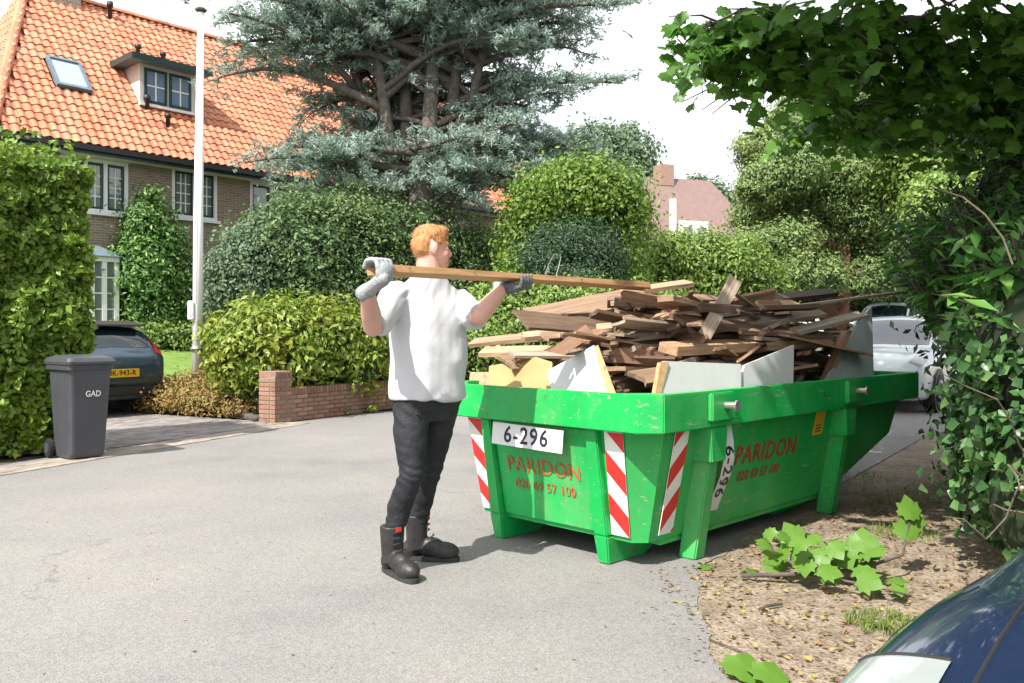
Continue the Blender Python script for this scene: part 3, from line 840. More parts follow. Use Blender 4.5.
for k in range(nb):
    xa = bx0 + (bx1 - bx0) * k / nb + .05; xb = bx0 + (bx1 - bx0) * (k + 1) / nb - .05
    g = MB(); g.bounds((xa, -.345, bz0), (xb, -.338, bz1)); part('pane', g, M['pane'], bay)
    h = MB()
    for j in (1, 2, 3):
        zz = bz0 + (bz1 - bz0) * j / 4; h.bounds((xa, -.37, zz - .015), (xb, -.346, zz + .015))
    part('glazing_bars', h, M['white'], bay)
h = MB(); y0b = -.5
h.add([(bx0 - .1, y0b, bz1 + .121), (bx1 + .12, y0b, bz1 + .121), (bx1 + .12, WALL_Y - .005, bz1 + .121), (bx0 - .1, WALL_Y - .005, bz1 + .121), (bx0 + .4, WALL_Y - .005, bzt + .05), (bx1 - .45, WALL_Y - .005, bzt + .05)], [(3, 2, 1, 0), (0, 1, 5, 4), (1, 2, 5), (2, 3, 4, 5), (3, 0, 4)])
part('bay_roof', h, M['lead'], bay)

# roof: battens plane, gutter, fascia, tiles
rb = MB()
rb.add([roof_pt(0, 0) - RN * .06, roof_pt(HLEN, 0) - RN * .06, roof_pt(HLEN, 1) - RN * .06, roof_pt(HIP, 1) - RN * .06], [(0, 1, 2, 3)])
rb.add([(0, 0, EZ - .02), (HIP, RUN, EZ + RISE - .04), (HIP, RUN + .01, EZ + RISE - .04), (0, 2 * RUN, EZ - .02)], [(0, 1, 2, 3)])
rb.add([(HIP, RUN, EZ + RISE - .05), (HLEN, RUN, EZ + RISE - .05), (HLEN, 2 * RUN, EZ - .05), (0, 2 * RUN, EZ - .05)], [(0, 1, 2, 3)])
roof = part('roof', rb, M['tile'], house, recalc=False)
mb = MB(); mb.bounds((-.1, -.14, EZ - .17), (HLEN + .05, -.03, EZ - .05)); part('gutter', mb, M['trim'], roof)
mb = MB(); mb.bounds((0, -.025, EZ - .24), (HLEN, 0.02, EZ - .04)); part('fascia', mb, M['dkgreen'], roof)
mb = MB(); mb.bounds((0, 0.022, EZ - .22), (HLEN, WALL_Y - .003, EZ - .17)); part('soffit', mb, M['cream'], roof)
TW, TG = 0.21, 0.275
slope_len = math.hypot(RUN, RISE)
def tile_shape(mb, ox, ob, M3=None, dz=0.0):
    """pantile: s-shaped in section, its lower lip lapping the tile below. local: x across, y up the slope, z out"""
    prof = [(0.0, 0.015), (0.036, 0.038), (0.072, 0.046), (0.108, 0.035), (0.140, 0.010), (0.172, 0.0), (0.215, 0.014)]
    V = []
    for yy, zz in ((0.0, 0.028), (TG + 0.03, 0.0)):
        for x_, z_ in prof: V.append((ox + x_, ob + yy, z_ + zz + dz))
    for x_, z_ in prof: V.append((ox + x_, ob + 0.0, z_ + 0.028 - 0.022 + dz))
    n = len(prof)
    F = [(i, i + 1, n + i + 1, n + i) for i in range(n - 1)] + [(2 * n + i, 2 * n + i + 1, i + 1, i) for i in range(n - 1)]
    mb.add(V, F)
SL = Vector((0, RUN, RISE)).normalized()
def slope_M(a, bm):
    """matrix placing tile-local coords on the roof slope"""
    o_ = Vector((a, 0, EZ)) + SL * bm
    return Matrix(((1, 0, 0, o_.x), (0, SL.y, RN.y, o_.y), (0, SL.z, RN.z, o_.z), (0, 0, 0, 1)))
dorm_l, dorm_b0 = roof_ab(136, 106); dorm_r, _ = roof_ab(194, 116)
sk = [roof_ab(43, 60), roof_ab(76, 64), roof_ab(93, 95), roof_ab(58, 88)]
sk_a0 = (sk[0][0] + sk[3][0]) / 2; sk_a1 = (sk[1][0] + sk[2][0]) / 2
sk_b0 = (sk[2][1] + sk[3][1]) / 2 * slope_len; sk_b1 = (sk[0][1] + sk[1][1]) / 2 * slope_len
tiles = []
rows = int(slope_len / TG)
for j in range(rows + 1):
    bm_ = j * TG - 0.05
    for i in range(int(HLEN / TW)):
        a = i * TW
        if a < (bm_ + TG * .5) / slope_len * HIP: continue
        if bm_ > slope_len - .1: continue
        if sk_a0 - .16 < a < sk_a1 - .05 and sk_b0 - .2 < bm_ < sk_b1 - .1: continue
        p = HO + HU * a + HV * (bm_ / slope_len * RUN)
        wz = EZ + bm_ / slope_len * RISE
        px = 512 + F_PX * p.x / p.y; py = HZ - F_PX * (wz - CAM_H) / p.y
        vis = -5 < px < 1030 and py > -5
        tiles.append((not vis, p.length, a, bm_))
tiles.sort()
tme_ = MB(); tile_shape(tme_, 0, 0); tme = tme_.mesh('tile', recalc=False); tme.materials.append(M['tile'])
rest = MB()
for k, (iv, d, a, b_) in enumerate(tiles):
    ja, jz = rng.normal(0, .004), abs(rng.normal(0, .004))
    mt = slope_M(a + ja, b_)
    if k < 300:
        t_ = link('tile', tme, None, roof); t_.matrix_local = mt @ Matrix.Translation((0, rng.normal(0, .006), jz))
    else:
        q = MB(); tile_shape(q, 0, rng.normal(0, .006), dz=jz)
        rest.add([mt @ Vector(v) for v in q.v], q.f)
o = part('tiles_beyond', rest, M['tile'], roof, recalc=False); o['kind'] = 'stuff'
def half_round(mb, p0, p1, r, up):
    p0 = Vector(p0); p1 = Vector(p1); d = (p1 - p0).normalized(); up = Vector(up); s_ = d.cross(up).normalized()
    V = []
    for p, rr in ((p0, r), (p1, r * .9)):
        for k in range(7):
            a = math.pi * k / 6 - 0; V.append(p + s_ * math.cos(a) * rr + up * math.sin(a) * rr)
    mb.add(V, [(k, k + 1, 8 + k, 7 + k) for k in range(6)])
def cap_run(p0, p1, up, name='ridge_tile'):
    p0 = Vector(p0); p1 = Vector(p1); L = (p1 - p0).length; n = int(L / .34); d = (p1 - p0) / n
    for k in range(n):
        m_ = MB(); half_round(m_, p0 + d * (k + 1.06), p0 + d * k, .125, up); part(name, m_, M['tile'], roof, recalc=False)
cap_run((0, 0, EZ + .03), (HIP, RUN, EZ + RISE + .03), Vector((-.35, -.45, .82)).normalized(), 'hip_tile')
cap_run((HIP, RUN, EZ + RISE + .02), (HLEN, RUN, EZ + RISE + .02), Vector((0, 0, 1)))
# hip end rows
hp = MB()
for j in range(17):
    f_ = j / 17
    y0h, y1h = f_ * RUN, 2 * RUN - f_ * RUN
    for i in range(int((y1h - y0h) / TW)):
        y = y0h + i * TW
        c0 = Vector((HIP * f_ - .03, y, EZ + RISE * f_)); c1 = Vector((HIP * (j + 1.1) / 17, y, EZ + RISE * (j + 1.1) / 17))
        hp.add([c0, c0 + Vector((-.05, TW * .4, .03)), c0 + Vector((0, TW, 0)), c1, c1 + Vector((-.05, TW * .4, .03)), c1 + Vector((0, TW, 0))], [(0, 1, 4, 3), (1, 2, 5, 4)])
o = part('hip_end_tiles', hp, M['tile'], roof, recalc=False); o['kind'] = 'stuff'
# skylight
skm = slope_M(0, 0)
mb = MB(); q = MB()
q.bounds((sk_a0, sk_b0, .03), (sk_a0 + .07, sk_b1, .13)); q.bounds((sk_a1 - .07, sk_b0, .03), (sk_a1, sk_b1, .13)); q.bounds((sk_a0 + .07, sk_b0, .03), (sk_a1 - .07, sk_b0 + .09, .13)); q.bounds((sk_a0 + .07, sk_b1 - .08, .03), (sk_a1 - .07, sk_b1, .14))
mb.add([skm @ Vector(v) for v in q.v], q.f); skl = part('skylight', mb, M['lead'], roof)
mb = MB(); q = MB(); q.bounds((sk_a0 + .07, sk_b0 + .09, .08), (sk_a1 - .07, sk_b1 - .08, .1)); mb.add([skm @ Vector(v) for v in q.v], q.f); part('pane', mb, glass_mat('skylight_glass', (0.30, 0.38, 0.46)), skl)
# dormer
dl, dr = dorm_l + .1, dorm_r
db = dorm_b0
dy0 = db * RUN; dz0 = EZ + db * RISE
dh = 1.12
mb = MB()
yb = dy0 + dh / RISE * RUN
mb.hexa([(dl, dy0, dz0), (dr, dy0, dz0), (dr, yb, dz0 + dh - .02), (dl, yb, dz0 + dh - .02)], [(dl, dy0, dz0 + dh), (dr, dy0, dz0 + dh), (dr, yb, dz0 + dh), (dl, yb, dz0 + dh)])
dorm = part('dormer', mb, M['cream'], roof)
mb = MB(); mb.bounds((dl - .32, dy0 - .3, dz0 + dh + .003), (dr + .32, yb + .3, dz0 + dh + .10)); part('dormer_roof', mb, M['lead'], dorm)
mb = MB(); mb.bounds((dl - .34, dy0 - .33, dz0 + dh - .02), (dr + .34, dy0 - .302, dz0 + dh + .14)); mb.bounds((dl - .345, dy0 - .3, dz0 + dh - .02), (dl - .322, yb, dz0 + dh + .14)); part('fascia', mb, M['dkgreen'], dorm)
for k in range(2):
    a0 = dl + .1 + k * (dr - dl - .16) / 2; a1 = a0 + (dr - dl - .16) / 2 - .06
    mb = MB(); b0, b1 = dz0 + .14, dz0 + dh - .1; y_ = dy0 - .035; q_ = .07
    mb.bounds((a0, y_, b0), (a0 + q_, y_ + .03, b1)); mb.bounds((a1 - q_, y_, b0), (a1, y_ + .03, b1)); mb.bounds((a0 + q_, y_, b0), (a1 - q_, y_ + .03, b0 + q_)); mb.bounds((a0 + q_, y_, b1 - q_), (a1 - q_, y_ + .03, b1))
    w = part('window', mb, M['dkgreen'], dorm)
    mb = MB(); mb.bounds((a0 + q_, y_ + .014, b0 + q_), (a1 - q_, y_ + .02, b1 - q_)); part('pane', mb, glass_mat('dormer_glass', (0.16, 0.24, 0.34)), w)
    mb = MB(); xm = (a0 + a1) / 2; zm = (b0 + b1) / 2; mb.bounds((xm - .018, y_ + .001, b0 + q_), (xm + .018, y_ + .012, b1 - q_)); mb.bounds((a0 + q_, y_ + .002, zm - .018), (a1 - q_, y_ + .011, zm + .018)); part('glazing_bars', mb, M['white'], w)
mb = MB(); mb.bounds((dl - .05, dy0 - .12, dz0 + .03), (dr + .05, dy0 - .004, dz0 + .1)); part('sill', mb, M['white'], dorm)
for (px, py, hh) in ((147, 112, .42), (168, 128, .36), (138, 58, .36), (163, 64, .32), (110, 20, .5)):
    a, b = roof_ab(px, py); c = roof_pt(a, b)
    mb = MB(); mb.tube([c, c + Vector((0, 0, hh * .7)), c + Vector((0, 0, hh * .72)), c + Vector((0, 0, hh))], [.055, .055, .085, .085], 10)
    part('vent_pipe', mb, M['trim'], roof, smooth=True)
a, b = roof_ab(70, 10); mb = MB(); mb.bounds((a - .5, RUN - .3, EZ + RISE - .6), (a + .3, RUN + .4, EZ + RISE + 1.0)); part('chimney', mb, M['house_brick'], roof)

# ------------------------------------------------------------------ garden wall of single bricks
wall = thing('garden_wall', 'low red brick garden wall with a square end pier beside the driveway', 'wall', (BW.x, BW.y, 0))
WD = Vector((1.31, 2.14, 0)).normalized(); WN = Vector((-WD.y, WD.x, 0)); WANG = math.atan2(WD.y, WD.x)
BL, BH, BT = 0.21, 0.052, 0.10
bme = {}
def brick(x, y, z, lx, ly, lz, par, rot=0):
    key = (round(lx, 3), round(ly, 3), round(lz, 3))
    if key not in bme:
        m_ = MB(); m_.box((0, 0, 0), (lx, ly, lz)); me = m_.mesh('brick')
        bm = bmesh.new(); bm.from_mesh(me); bmesh.ops.bevel(bm, geom=list(bm.edges), offset=.004, segments=1, affect='EDGES'); bm.to_mesh(me); bm.free()
        me.materials.append(M['brick']); bme[key] = me
    p = WD * x + WN * y
    o_ = link('brick', bme[key], None, par, loc=(p.x, p.y, z), rot=(rng.normal(0, .006), rng.normal(0, .006), WANG + rot + rng.normal(0, .008)))
    return o_
WL = 4.6
mb = MB()
Rw = Matrix.Rotation(WANG, 3, 'Z')
c = WD * (WL / 2 + .3) + WN * .13
mb.box((c.x, c.y, .19), (WL, .19, .38), Rw)
c = WD * .16 + WN * .16
mb.box((c.x, c.y, .33), (.30, .30, .66), Rw)
part('mortar_core', mb, M['mortar'], wall)
pitch = BH + .011
for r_ in range(6):
    z = .035 + r_ * pitch
    n = int(WL / (BL + .011))
    for i in range(n):
        x = .44 + i * (BL + .011) + (BL / 2 if r_ % 2 else 0)
        if x > WL + .2: continue
        brick(x, .065, z, BL, BT, BH, wall)
for i in range(int(WL / .064)):
    brick(.365 + i * .064, .13, .035 + 6 * pitch + .02, BH, .215, .10, wall)
for r_ in range(10):
    z = .035 + r_ * pitch
    # pier ring
    if r_ % 2 == 0:
        brick(.105, .05, z, BL, BT, BH, wall); brick(.27, .05, z, BT, BT, BH, wall)
        brick(.05, .217, z, BT, BL, BH, wall); brick(.27, .215, z, BT, BL, BH, wall)
    else:
        brick(.05, .05, z, BT, BT, BH, wall); brick(.217, .05, z, BL, BT, BH, wall)
        brick(.05, .217, z, BT, BL, BH, wall); brick(.27, .215, z, BT, BL, BH, wall)
for i in range(5):
    brick(.035 + i * .064, .16, .035 + 10 * pitch + .02, BH, .33, .09, wall)

# ------------------------------------------------------------------ wire fence beside the pier
fb = BW + Vector((-0.12, .25, 0)); fd = Vector((-1.05, 1.25, 0)).normalized()
fence = thing('wire_fence', 'low green wire mesh fence between the brick pier and flagpole', 'fence', (fb.x, fb.y, 0))
for k in range(3):
    p = fd * (.03 + k * .75); mb = MB(); mb.tube([p, p + Vector((0, 0, .78))], .018, 8); part('post', mb, M['wire'], fence, smooth=True)
for k in range(9):
    z = .08 + k * .08; mb = MB(); mb.tube([fd * .03 + Vector((0, 0, z)), fd * 1.53 + Vector((0, 0, z))], .0045 if k < 8 else .009, 5); part('wire', mb, M['wire'], fence)
for k in range(16):
    p = fd * (.08 + k * .095); mb = MB(); mb.tube([p + Vector((0, 0, .06)), p + Vector((0, 0, .72))], .0035, 5); part('wire', mb, M['wire'], fence)
mb = MB(); mb.tube([fb + fd * .1 + Vector((-.12, -.12, .05)), fb + fd * .7 + Vector((-.1, -.1, .055)), fb + fd * 1.35 + Vector((-.15, -.12, .05))], .055, 8)
o = part('edging_log', mb, M['bark'], None, smooth=True); tag(o, 'dark round log edging lying at the foot of the wire fence', 'log')

# ------------------------------------------------------------------ flagpole
fp = (-5.02, 13.55, 0.03)
pole = thing('flagpole', 'tall white flagpole with a dark cap standing in the front garden', 'flagpole', fp)
mb = MB(); mb.tube([(0, 0, 0), (0.02, 0, 3), (.06, 0, 6.35)], [.080, .075, .05], 14); part('pole', mb, M['flag'], pole, smooth=True)
mb = MB(); mb.tube([(.06, 0, 6.35), (.06, 0, 6.39), (.06, 0, 6.43)], [.06, .10, .05], 12); part('cap', mb, M['bark'], pole, smooth=True)
mb = MB(); mb.bounds((-.11, -.12, 1.45), (-.02, -.078, 1.75)); part('rope_box', mb, M['flag'], pole, bevel=.01)
mb = MB(); mb.tube([(.0, -.1, 1.75), (.03, -.092, 4), (.06, -.06, 6.25)], .006, 5); part('halyard', mb, M['white'], pole)
mb = MB(); mb.tube([(0, 0, .95), (0, 0, 1.02)], [.098, .098], 14); part('collar', mb, M['steel'], pole, smooth=True)

# ------------------------------------------------------------------ hedges and shrubs on the left
def hedge_box(name, label, p0, p1, thick, h, n, lsize, asp, lm, side=1, rough=0.16, topvar=0.2, cat='hedge', spread=0.55, group=None):
    p0 = Vector((p0[0], p0[1], 0)); p1 = Vector((p1[0], p1[1], 0))
    d = (p1 - p0); L = d.length; d.normalize(); nn = Vector((-d.y, d.x, 0)) * side
    t = thing(name, label, cat, tuple((p0 + p1) / 2 + nn * thick / 2), math.atan2(d.y, d.x))
    # local x along, y away from road (side*), z up
    ft = np.array([L * h * 2, thick * h, thick * h, L * thick * 1.2]); ft = ft / ft.sum()
    f = rng.choice(4, n, p=ft)
    x = rng.uniform(-L / 2, L / 2, n); y = rng.uniform(-thick / 2, thick / 2, n); z = h * rng.random(n) ** 0.9
    N = np.zeros((n, 3)); dep = np.abs(rng.normal(0, rough, n))
    a = f == 0; y[a] = -thick / 2 + dep[a]; N[a] = (0, -1, .3)
    a = f == 1; x[a] = L / 2 - dep[a]; N[a] = (1, 0, .3)
    a = f == 2; x[a] = -L / 2 + dep[a]; N[a] = (-1, 0, .3)
    a = f == 3; z[a] = h - dep[a]; N[a] = (0, 0, 1)
    nz = np.array([noise.noise(Vector((x[i] * 1.6, z[i] * 2.1 + y[i] * .7, 3.3))) + .5 * noise.noise(Vector((x[i] * 4.5, z[i] * 5.5, 9.1 + y[i] * 3))) for i in range(n)])
    P = np.stack([x, y * side, z], 1)
    N[:, 1] *= side
    off = N / np.linalg.norm(N, axis=1, keepdims=True) * (nz * rough * 1.3)[:, None]
    P = P + off
    # stray shoots on the top
    k = f == 3
    P[k, 2] += np.abs(rng.normal(0, topvar, k.sum())) * (rng.random(k.sum()) < .35)
    P = P[P[:, 2] > 0.03]; N = N[:len(P)] if len(N) != len(P) else N
    leaves('crown', P, np.resize(N, P.shape), lsize, asp, lm, t, spread)
    cb = MB(); cb.bounds((-L / 2 + .22, -thick / 2 + .22, 0.0), (L / 2 - .22, thick / 2 - .22, h - .25)); part('dark_core', cb, M['inner'], t)  # plain solid box, coloured as the hedge's inner shade
    tb = MB()
    for k in range(int(L / .45)):
        xx = -L / 2 + .25 + k * .45; yy = (-thick / 2 + .2) * side
        tb.tube([(xx, yy, 0), (xx + .04, yy, .4), (xx, yy * .9, .9)], [.03, .024, .018], 6)
    part('stems', tb, M['bark'], t)
    return t
hedge_box('beech_hedge', 'tall clipped beech hedge behind the grey wheelie bin', (-7.6, 6.05), (-4.50, 9.15), 1.4, 3.0, 120000, 0.082, 0.6, M['l_beech'], 1, 0.24, 0.18)

# big dark hedge behind the wall
def tsb(t, s, z, r):
    p = ts(t, s); return ((p.x, p.y, z), r)
bl = []
for t, s, top in ((2.55, 3.3, 3.75), (3.1, 3.5, 4.0), (3.9, 3.4, 4.1), (5.0, 3.4, 4.0), (6.2, 3.5, 4.0), (7.4, 3.6, 3.9), (8.5, 3.8, 3.7)):
    bl.append(tsb(t, s, top * .5, (1.15, 1.15, top * .52)))
    bl.append(tsb(t + .5, s - .3, top * .30, (1.0, 1.0, top * .34)))
b0 = ts(4, 3.4)
shrub('privet_hedge', 'high dense dark green hedge behind the brick wall and the man', 'hedge', tuple(b0), bl, 3600, 34, 0.15, 0.085, 0.55, M['l_yew'], corefac=.78, shell=.86)
bl = blobs_px([(240, 262, 26, 34), (228, 290, 22, 30), (258, 275, 26, 40), (262, 235, 16, 20), (240, 320, 24, 30)], 15.5, .3)
b0 = (-5.0, 15.5, 0.1)
shrub('grey_green_shrub', 'pale grey-green loose shrub just right of the flagpole', 'shrub', tuple(b0), bl, 520, 30, 0.13, 0.08, 0.5, M['l_far'], corefac=.7, shell=.8)
# bright shrub over the wall
bl = []
for t, s, z, r in ((.25, 1.1, .85, .55), (.45, .95, 1.0, .62), (.7, .9, 1.1, .70), (1.35, .95, 1.12, .72), (1.95, 1.05, 1.08, .70), (2.5, 1.15, .95, .60), (.5, 1.5, 1.1, .6), (1.0, 1.6, 1.25, .65), (1.9, .55, .75, .45), (.75, .5, .8, .42)):
    bl.append(tsb(t, s, z, (r, r, r * .92)))
b0 = ts(1, 1.1)
shrub('mock_orange_shrub', 'bright yellow-green leafy shrub spilling over the brick wall', 'shrub', tuple(b0), bl, 900, 22, 0.11, 0.12, 0.42, M['l_choisya'], corefac=.76, shell=.85, droop=.8)
# dark gap shrub to the right of it
bl = [tsb(3.2, 1.3, .7, (.6, .6, .75)), tsb(4.2, 1.4, .65, (.7, .6, .7)), tsb(5.3, 1.4, .7, (.7, .7, .75)), tsb(6.6, 1.5, .7, (.8, .7, .8))]
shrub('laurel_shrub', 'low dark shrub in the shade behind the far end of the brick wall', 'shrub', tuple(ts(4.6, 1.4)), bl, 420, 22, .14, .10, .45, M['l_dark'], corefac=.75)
# climber on the house wall
def house_w(x, y, z=0):
    p = HO + HU * x + HV * y; return (p.x, p.y, z)
bl = []
for px, py, r in ((150, 320, .95), (142, 285, .95), (158, 268, .9), (150, 245, .7), (140, 222, .45), (156, 215, .35), (150, 196, .25), (170, 300, .7), (132, 262, .6), (165, 235, .45)):
    x, z = house_xz(px, py, 0.0); p = house_w(x, -.1)
    bl.append(((p[0], p[1], z), (r * .8, r * .8, r)))
xb, _ = house_xz(150, 340, 0)
shrub('wall_climber', 'large green climbing shrub growing up the house wall between the windows', 'climber', house_w(xb, -.1, 0.4), bl, 800, 26, .14, .11, .45, M['l_climber'], corefac=.7, shell=.8)
# low plants
bl = []
for px, py, Y, r in ((166, 398, 13.6, .40), (190, 400, 13.2, .38), (208, 402, 13.0, .34), (225, 405, 12.8, .28), (178, 394, 13.9, .42), (240, 407, 12.6, .22), (205, 388, 13.6, .36)):
    p = at(px, py, Y); bl.append(((p.x, p.y, max(.12, p.z)), (r, r, r * .75)))
shrub('spiraea_shrub', 'low rusty orange and green shrub around the foot of the flagpole', 'shrub', tuple(gnd(195, 410)), bl, 480, 24, .09, .06, .5, M['l_orange'], corefac=.6, shell=.7)
bl = []
for px, py, Y, r in ((150, 336, 20, .6), (175, 338, 20, .55), (200, 336, 20.4, .6), (125, 336, 19.6, .6)):
    p = at(px, py, Y); bl.append(((p.x, p.y, p.z), (r, r, r * .6)))
shrub('border_shrub', 'row of low green shrubs under the house wall beyond the lawn', 'shrub', (-7.4, 19, .8), bl, 300, 22, .12, .09, .5, M['l_mid'], corefac=.7)
# weeds at the wall foot
for k, (px, py, r) in enumerate(((294, 417, .10), (345, 413, .06), (372, 411, .07))):
    p = gnd(px, py + 2); bl = [((p.x, p.y - .03, r * .9), (r, r, r))]
    shrub('weed', ['bright green weed growing at the foot of the brick wall beside the pier', 'small weed at the foot of the brick wall, middle one', 'small weed at the foot of the brick wall near the man'][k], 'weed', (p.x, p.y, 0), bl, 14, 9, r * .4, .07, .4, M['l_choisya'], corefac=0, shell=.3)

# ------------------------------------------------------------------ blue cedar
cb_ = Vector((-2.2, 19.0, 0.4))
cedar = thing('cedar_tree', 'huge blue-grey cedar with several thick stems in front of the house', 'tree', tuple(cb_))
tm = MB()
stems = []
tm.tube([(0, 0, -.4), (0.02, 0, 1.4), (.1, 0, 3.2), (.2, 0, 4.3)], [.50, .42, .34, .28], 14)
for k, (dx, dy, top, r) in enumerate(((-.75, -.1, 11, .14), (-.30, .2, 12, .16), (.30, -.15, 12.5, .18), (.75, .1, 11, .15), (1.2, .0, 9.5, .12), (-1.3, .3, 9, .12))):
    pts = [Vector((.12, 0, 2.2)), Vector((.1 + dx * .5, dy * .4, 3.6)), Vector((.1 + dx * .9, dy, 5.4)), Vector((.1 + dx * 1.25, dy * 1.3, 7.5)), Vector((.1 + dx * 1.5, dy * 1.6, top))]
    tm.tube(pts, [r * 1.35, r * 1.2, r, r * .7, r * .15], 10)
    stems.append(pts)
part('trunk', tm, M['cedar_bark'], cedar, smooth=True)
lb = MB(); FP = []; FN = []; FT = []
def along(pts, f):
    x = f * (len(pts) - 1); i = min(int(x), len(pts) - 2); return pts[i].lerp(pts[i + 1], x - i)
nl = 0
while nl < 285:
    st = stems[rng.integers(len(stems))]
    f0 = rng.uniform(.26, .98)
    p0 = along(st, f0)
    az = rng.uniform(0, 2 * math.pi)
    dv = Vector((math.cos(az), math.sin(az), 0))
    if p0.z > 12: continue
    # keep the stems open towards the street
    if dv.y < -.40 and 3.0 < p0.z < 7.2 and rng.random() < .92: continue
    Lm = (3.95 - .20 * max(0, p0.z - 7)) * rng.uniform(.45, 1.0) * (.86 if dv.x > .3 else (1.14 if dv.x < -.3 else 1))
    if p0.z < 4.6: Lm *= 1.0
    if dv.y > .4: Lm *= .8
    if dv.y < -.4: Lm *= .75
    rise = rng.uniform(.25, 1.0) * (.45 if p0.z < 5.2 else 1)
    pts = []
    wob = rng.uniform(-.5, .5)
    for i in range(9):
        s = i / 8
        q = p0 + dv * (Lm * s) + Vector((-dv.y, dv.x, 0)) * (wob * Lm * .25 * s * s) + Vector((0, 0, Lm * (rise * s - (rise * .62 + .06) * s * s) + .05 * math.sin(7 * s + nl)))
        pts.append(q)
    r0 = .035 + .018 * Lm
    lb.tube(pts, [r0 * (1 - .85 * i / 8) for i in range(9)], 6)
    nl += 1
    n2 = int(Lm * 4.6)
    for j in range(n2):
        s = .28 + .72 * (j + rng.random()) / n2
        q = along(pts, min(s, .999)); sd = 1 if j % 2 else -1
        tang = (along(pts, min(s + .05, 1 - 1e-6)) - along(pts, s - .05)).normalized()
        perp = Vector((-tang.y, tang.x, 0)) * sd
        d2 = (tang * rng.uniform(.4, .9) + perp * rng.uniform(.6, 1.1)).normalized()
        L2 = rng.uniform(.45, 1.15) * (1.15 - .45 * s)
        if s > .93: d2 = tang; L2 *= .7
        e = q + d2 * L2 + Vector((0, 0, .05 * L2 + rng.normal(0, .16)))
        lb.tube([q, q.lerp(e, .5) + Vector((0, 0, .05)), e], [.014, .010, .004], 4, cap=False)
        nt2 = int(L2 * 15)
        for m_ in range(nt2):
            g = (m_ + .5) / nt2
            if g < .12: continue
            c = q.lerp(e, g) + Vector((rng.normal(0, .07), rng.normal(0, .07), .05 + rng.normal(0, .035)))
            FP.append(c); FN.append((rng.normal(0, .4), rng.normal(0, .4), .9)); FT.append(d2)
part('limbs', lb, M['cedar_bark'], cedar, smooth=True, recalc=False)
FP = np.array([tuple(p) for p in FP]); FN = np.array(FN); FT = np.array([tuple(p) for p in FT])
per = 9
P = np.repeat(FP, per, 0) + rng.normal(0, .045, (len(FP) * per, 3)); N = np.repeat(FN, per, 0); T = np.repeat(FT, per, 0) + rng.normal(0, .9, (len(FP) * per, 3)) + np.array([0, 0, .35])
leaves('crown', P, N, .15, .23, M['l_cedar'], cedar, .7, .1, 0.0, tdir=T)

# ------------------------------------------------------------------ trees and bushes in the middle distance
b = blobs_px([(545, 205, 36, 34), (585, 190, 38, 30), (620, 205, 28, 30), (560, 235, 40, 34), (610, 235, 36, 30), (525, 245, 24, 30), (590, 270, 50, 34), (540, 280, 40, 36)], 17.6, .8)
shrub('lime_tree', 'bright yellow-green broadleaf tree beyond the dark round bush', 'tree', (1.3, 17.6, 0), b, 1500, 34, .2, .095, .6, M['l_yellow'], shell=.62, corefac=.55, trunk=(.16, 2.2))
b = blobs_px([(570, 248, 38, 26), (548, 258, 28, 26), (595, 256, 28, 28), (570, 285, 46, 30)], 15.9, .2)
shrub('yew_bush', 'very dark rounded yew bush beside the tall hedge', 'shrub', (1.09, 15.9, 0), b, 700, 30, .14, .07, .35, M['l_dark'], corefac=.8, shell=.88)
b = blobs_px([(625, 268, 30, 30), (660, 262, 34, 26), (700, 262, 36, 28), (735, 268, 30, 30), (645, 290, 40, 30), (700, 295, 50, 30), (600, 290, 30, 26), (755, 290, 30, 30)], 24.5, .5)
shrub('garden_hedge', 'bright green loose hedge in front of the distant pink-roofed house', 'hedge', (4.8, 24.5, 0), b, 1500, 32, .2, .12, .5, M['l_mid'], corefac=.72, shell=.82)
b = blobs_px([(520, 305, 40, 24), (560, 302, 40, 20), (605, 303, 40, 18), (650, 305, 40, 18), (490, 312, 30, 26)], 15.2, .3)
shrub('low_hedge', 'low bright green garden hedge just behind the wood heap', 'hedge', (.9, 15.2, 0), b + blobs_px([(540, 335, 60, 26), (620, 335, 60, 26), (480, 345, 50, 26)], 15.2, .2), 900, 30, .13, .08, .5, M['l_mid'], corefac=.78, shell=.85)
b = blobs_px([(590, 160, 40, 34), (620, 160, 34, 32), (570, 180, 40, 40), (632, 185, 26, 24), (600, 200, 46, 40)], 62, 2)
shrub('far_tree', 'soft green broadleaf tree far off right of the cedar', 'tree', (6.2, 62, 0), b, 900, 26, .42, .34, .6, M['l_far'], corefac=.7, trunk=(.3, 5), group='distant trees')
b = blobs_px([(695, 195, 16, 18), (715, 205, 15, 22), (728, 222, 12, 22)], 75, 2)
shrub('far_tree', 'small soft green tree peeking out behind the pink roof', 'tree', (16.5, 75, 0), b, 240, 24, .4, .38, .6, M['l_far'], corefac=.7, trunk=(.3, 7), group='distant trees')
# cypress with cushion-like lobes
lobes = []
for px, py, r in ((765, 150, 28), (790, 125, 30), (830, 110, 34), (868, 120, 30), (895, 140, 24), (760, 185, 26), (790, 170, 32), (830, 165, 34), (868, 175, 32), (898, 178, 24), (757, 215, 24), (785, 210, 30), (815, 205, 28), (870, 212, 32), (900, 215, 24), (760, 245, 26), (790, 240, 30), (815, 245, 22), (765, 270, 24), (795, 272, 26), (880, 245, 26), (850, 140, 30), (815, 85, 32), (850, 75, 30), (835, 235, 30), (850, 205, 26), (905, 250, 26), (880, 275, 28), (820, 275, 24)):
    y = 27 + rng.uniform(-1.2, 1.2); p = at(px, py, y); k = y / F_PX
    lobes.append(((p.x, p.y, p.z), (r * k, r * k, r * k * .72)))
cyp = thing('cypress_tree', 'big grey-green cypress of cushion-like lobes with reddish trunk behind the skip', 'tree', (10.4, 27.6, 0))
bl = rel(lobes, (10.4, 27.6, 0))
P, N = clumps(bl, 3400, 34, .15, .92, .85, .35, .5)
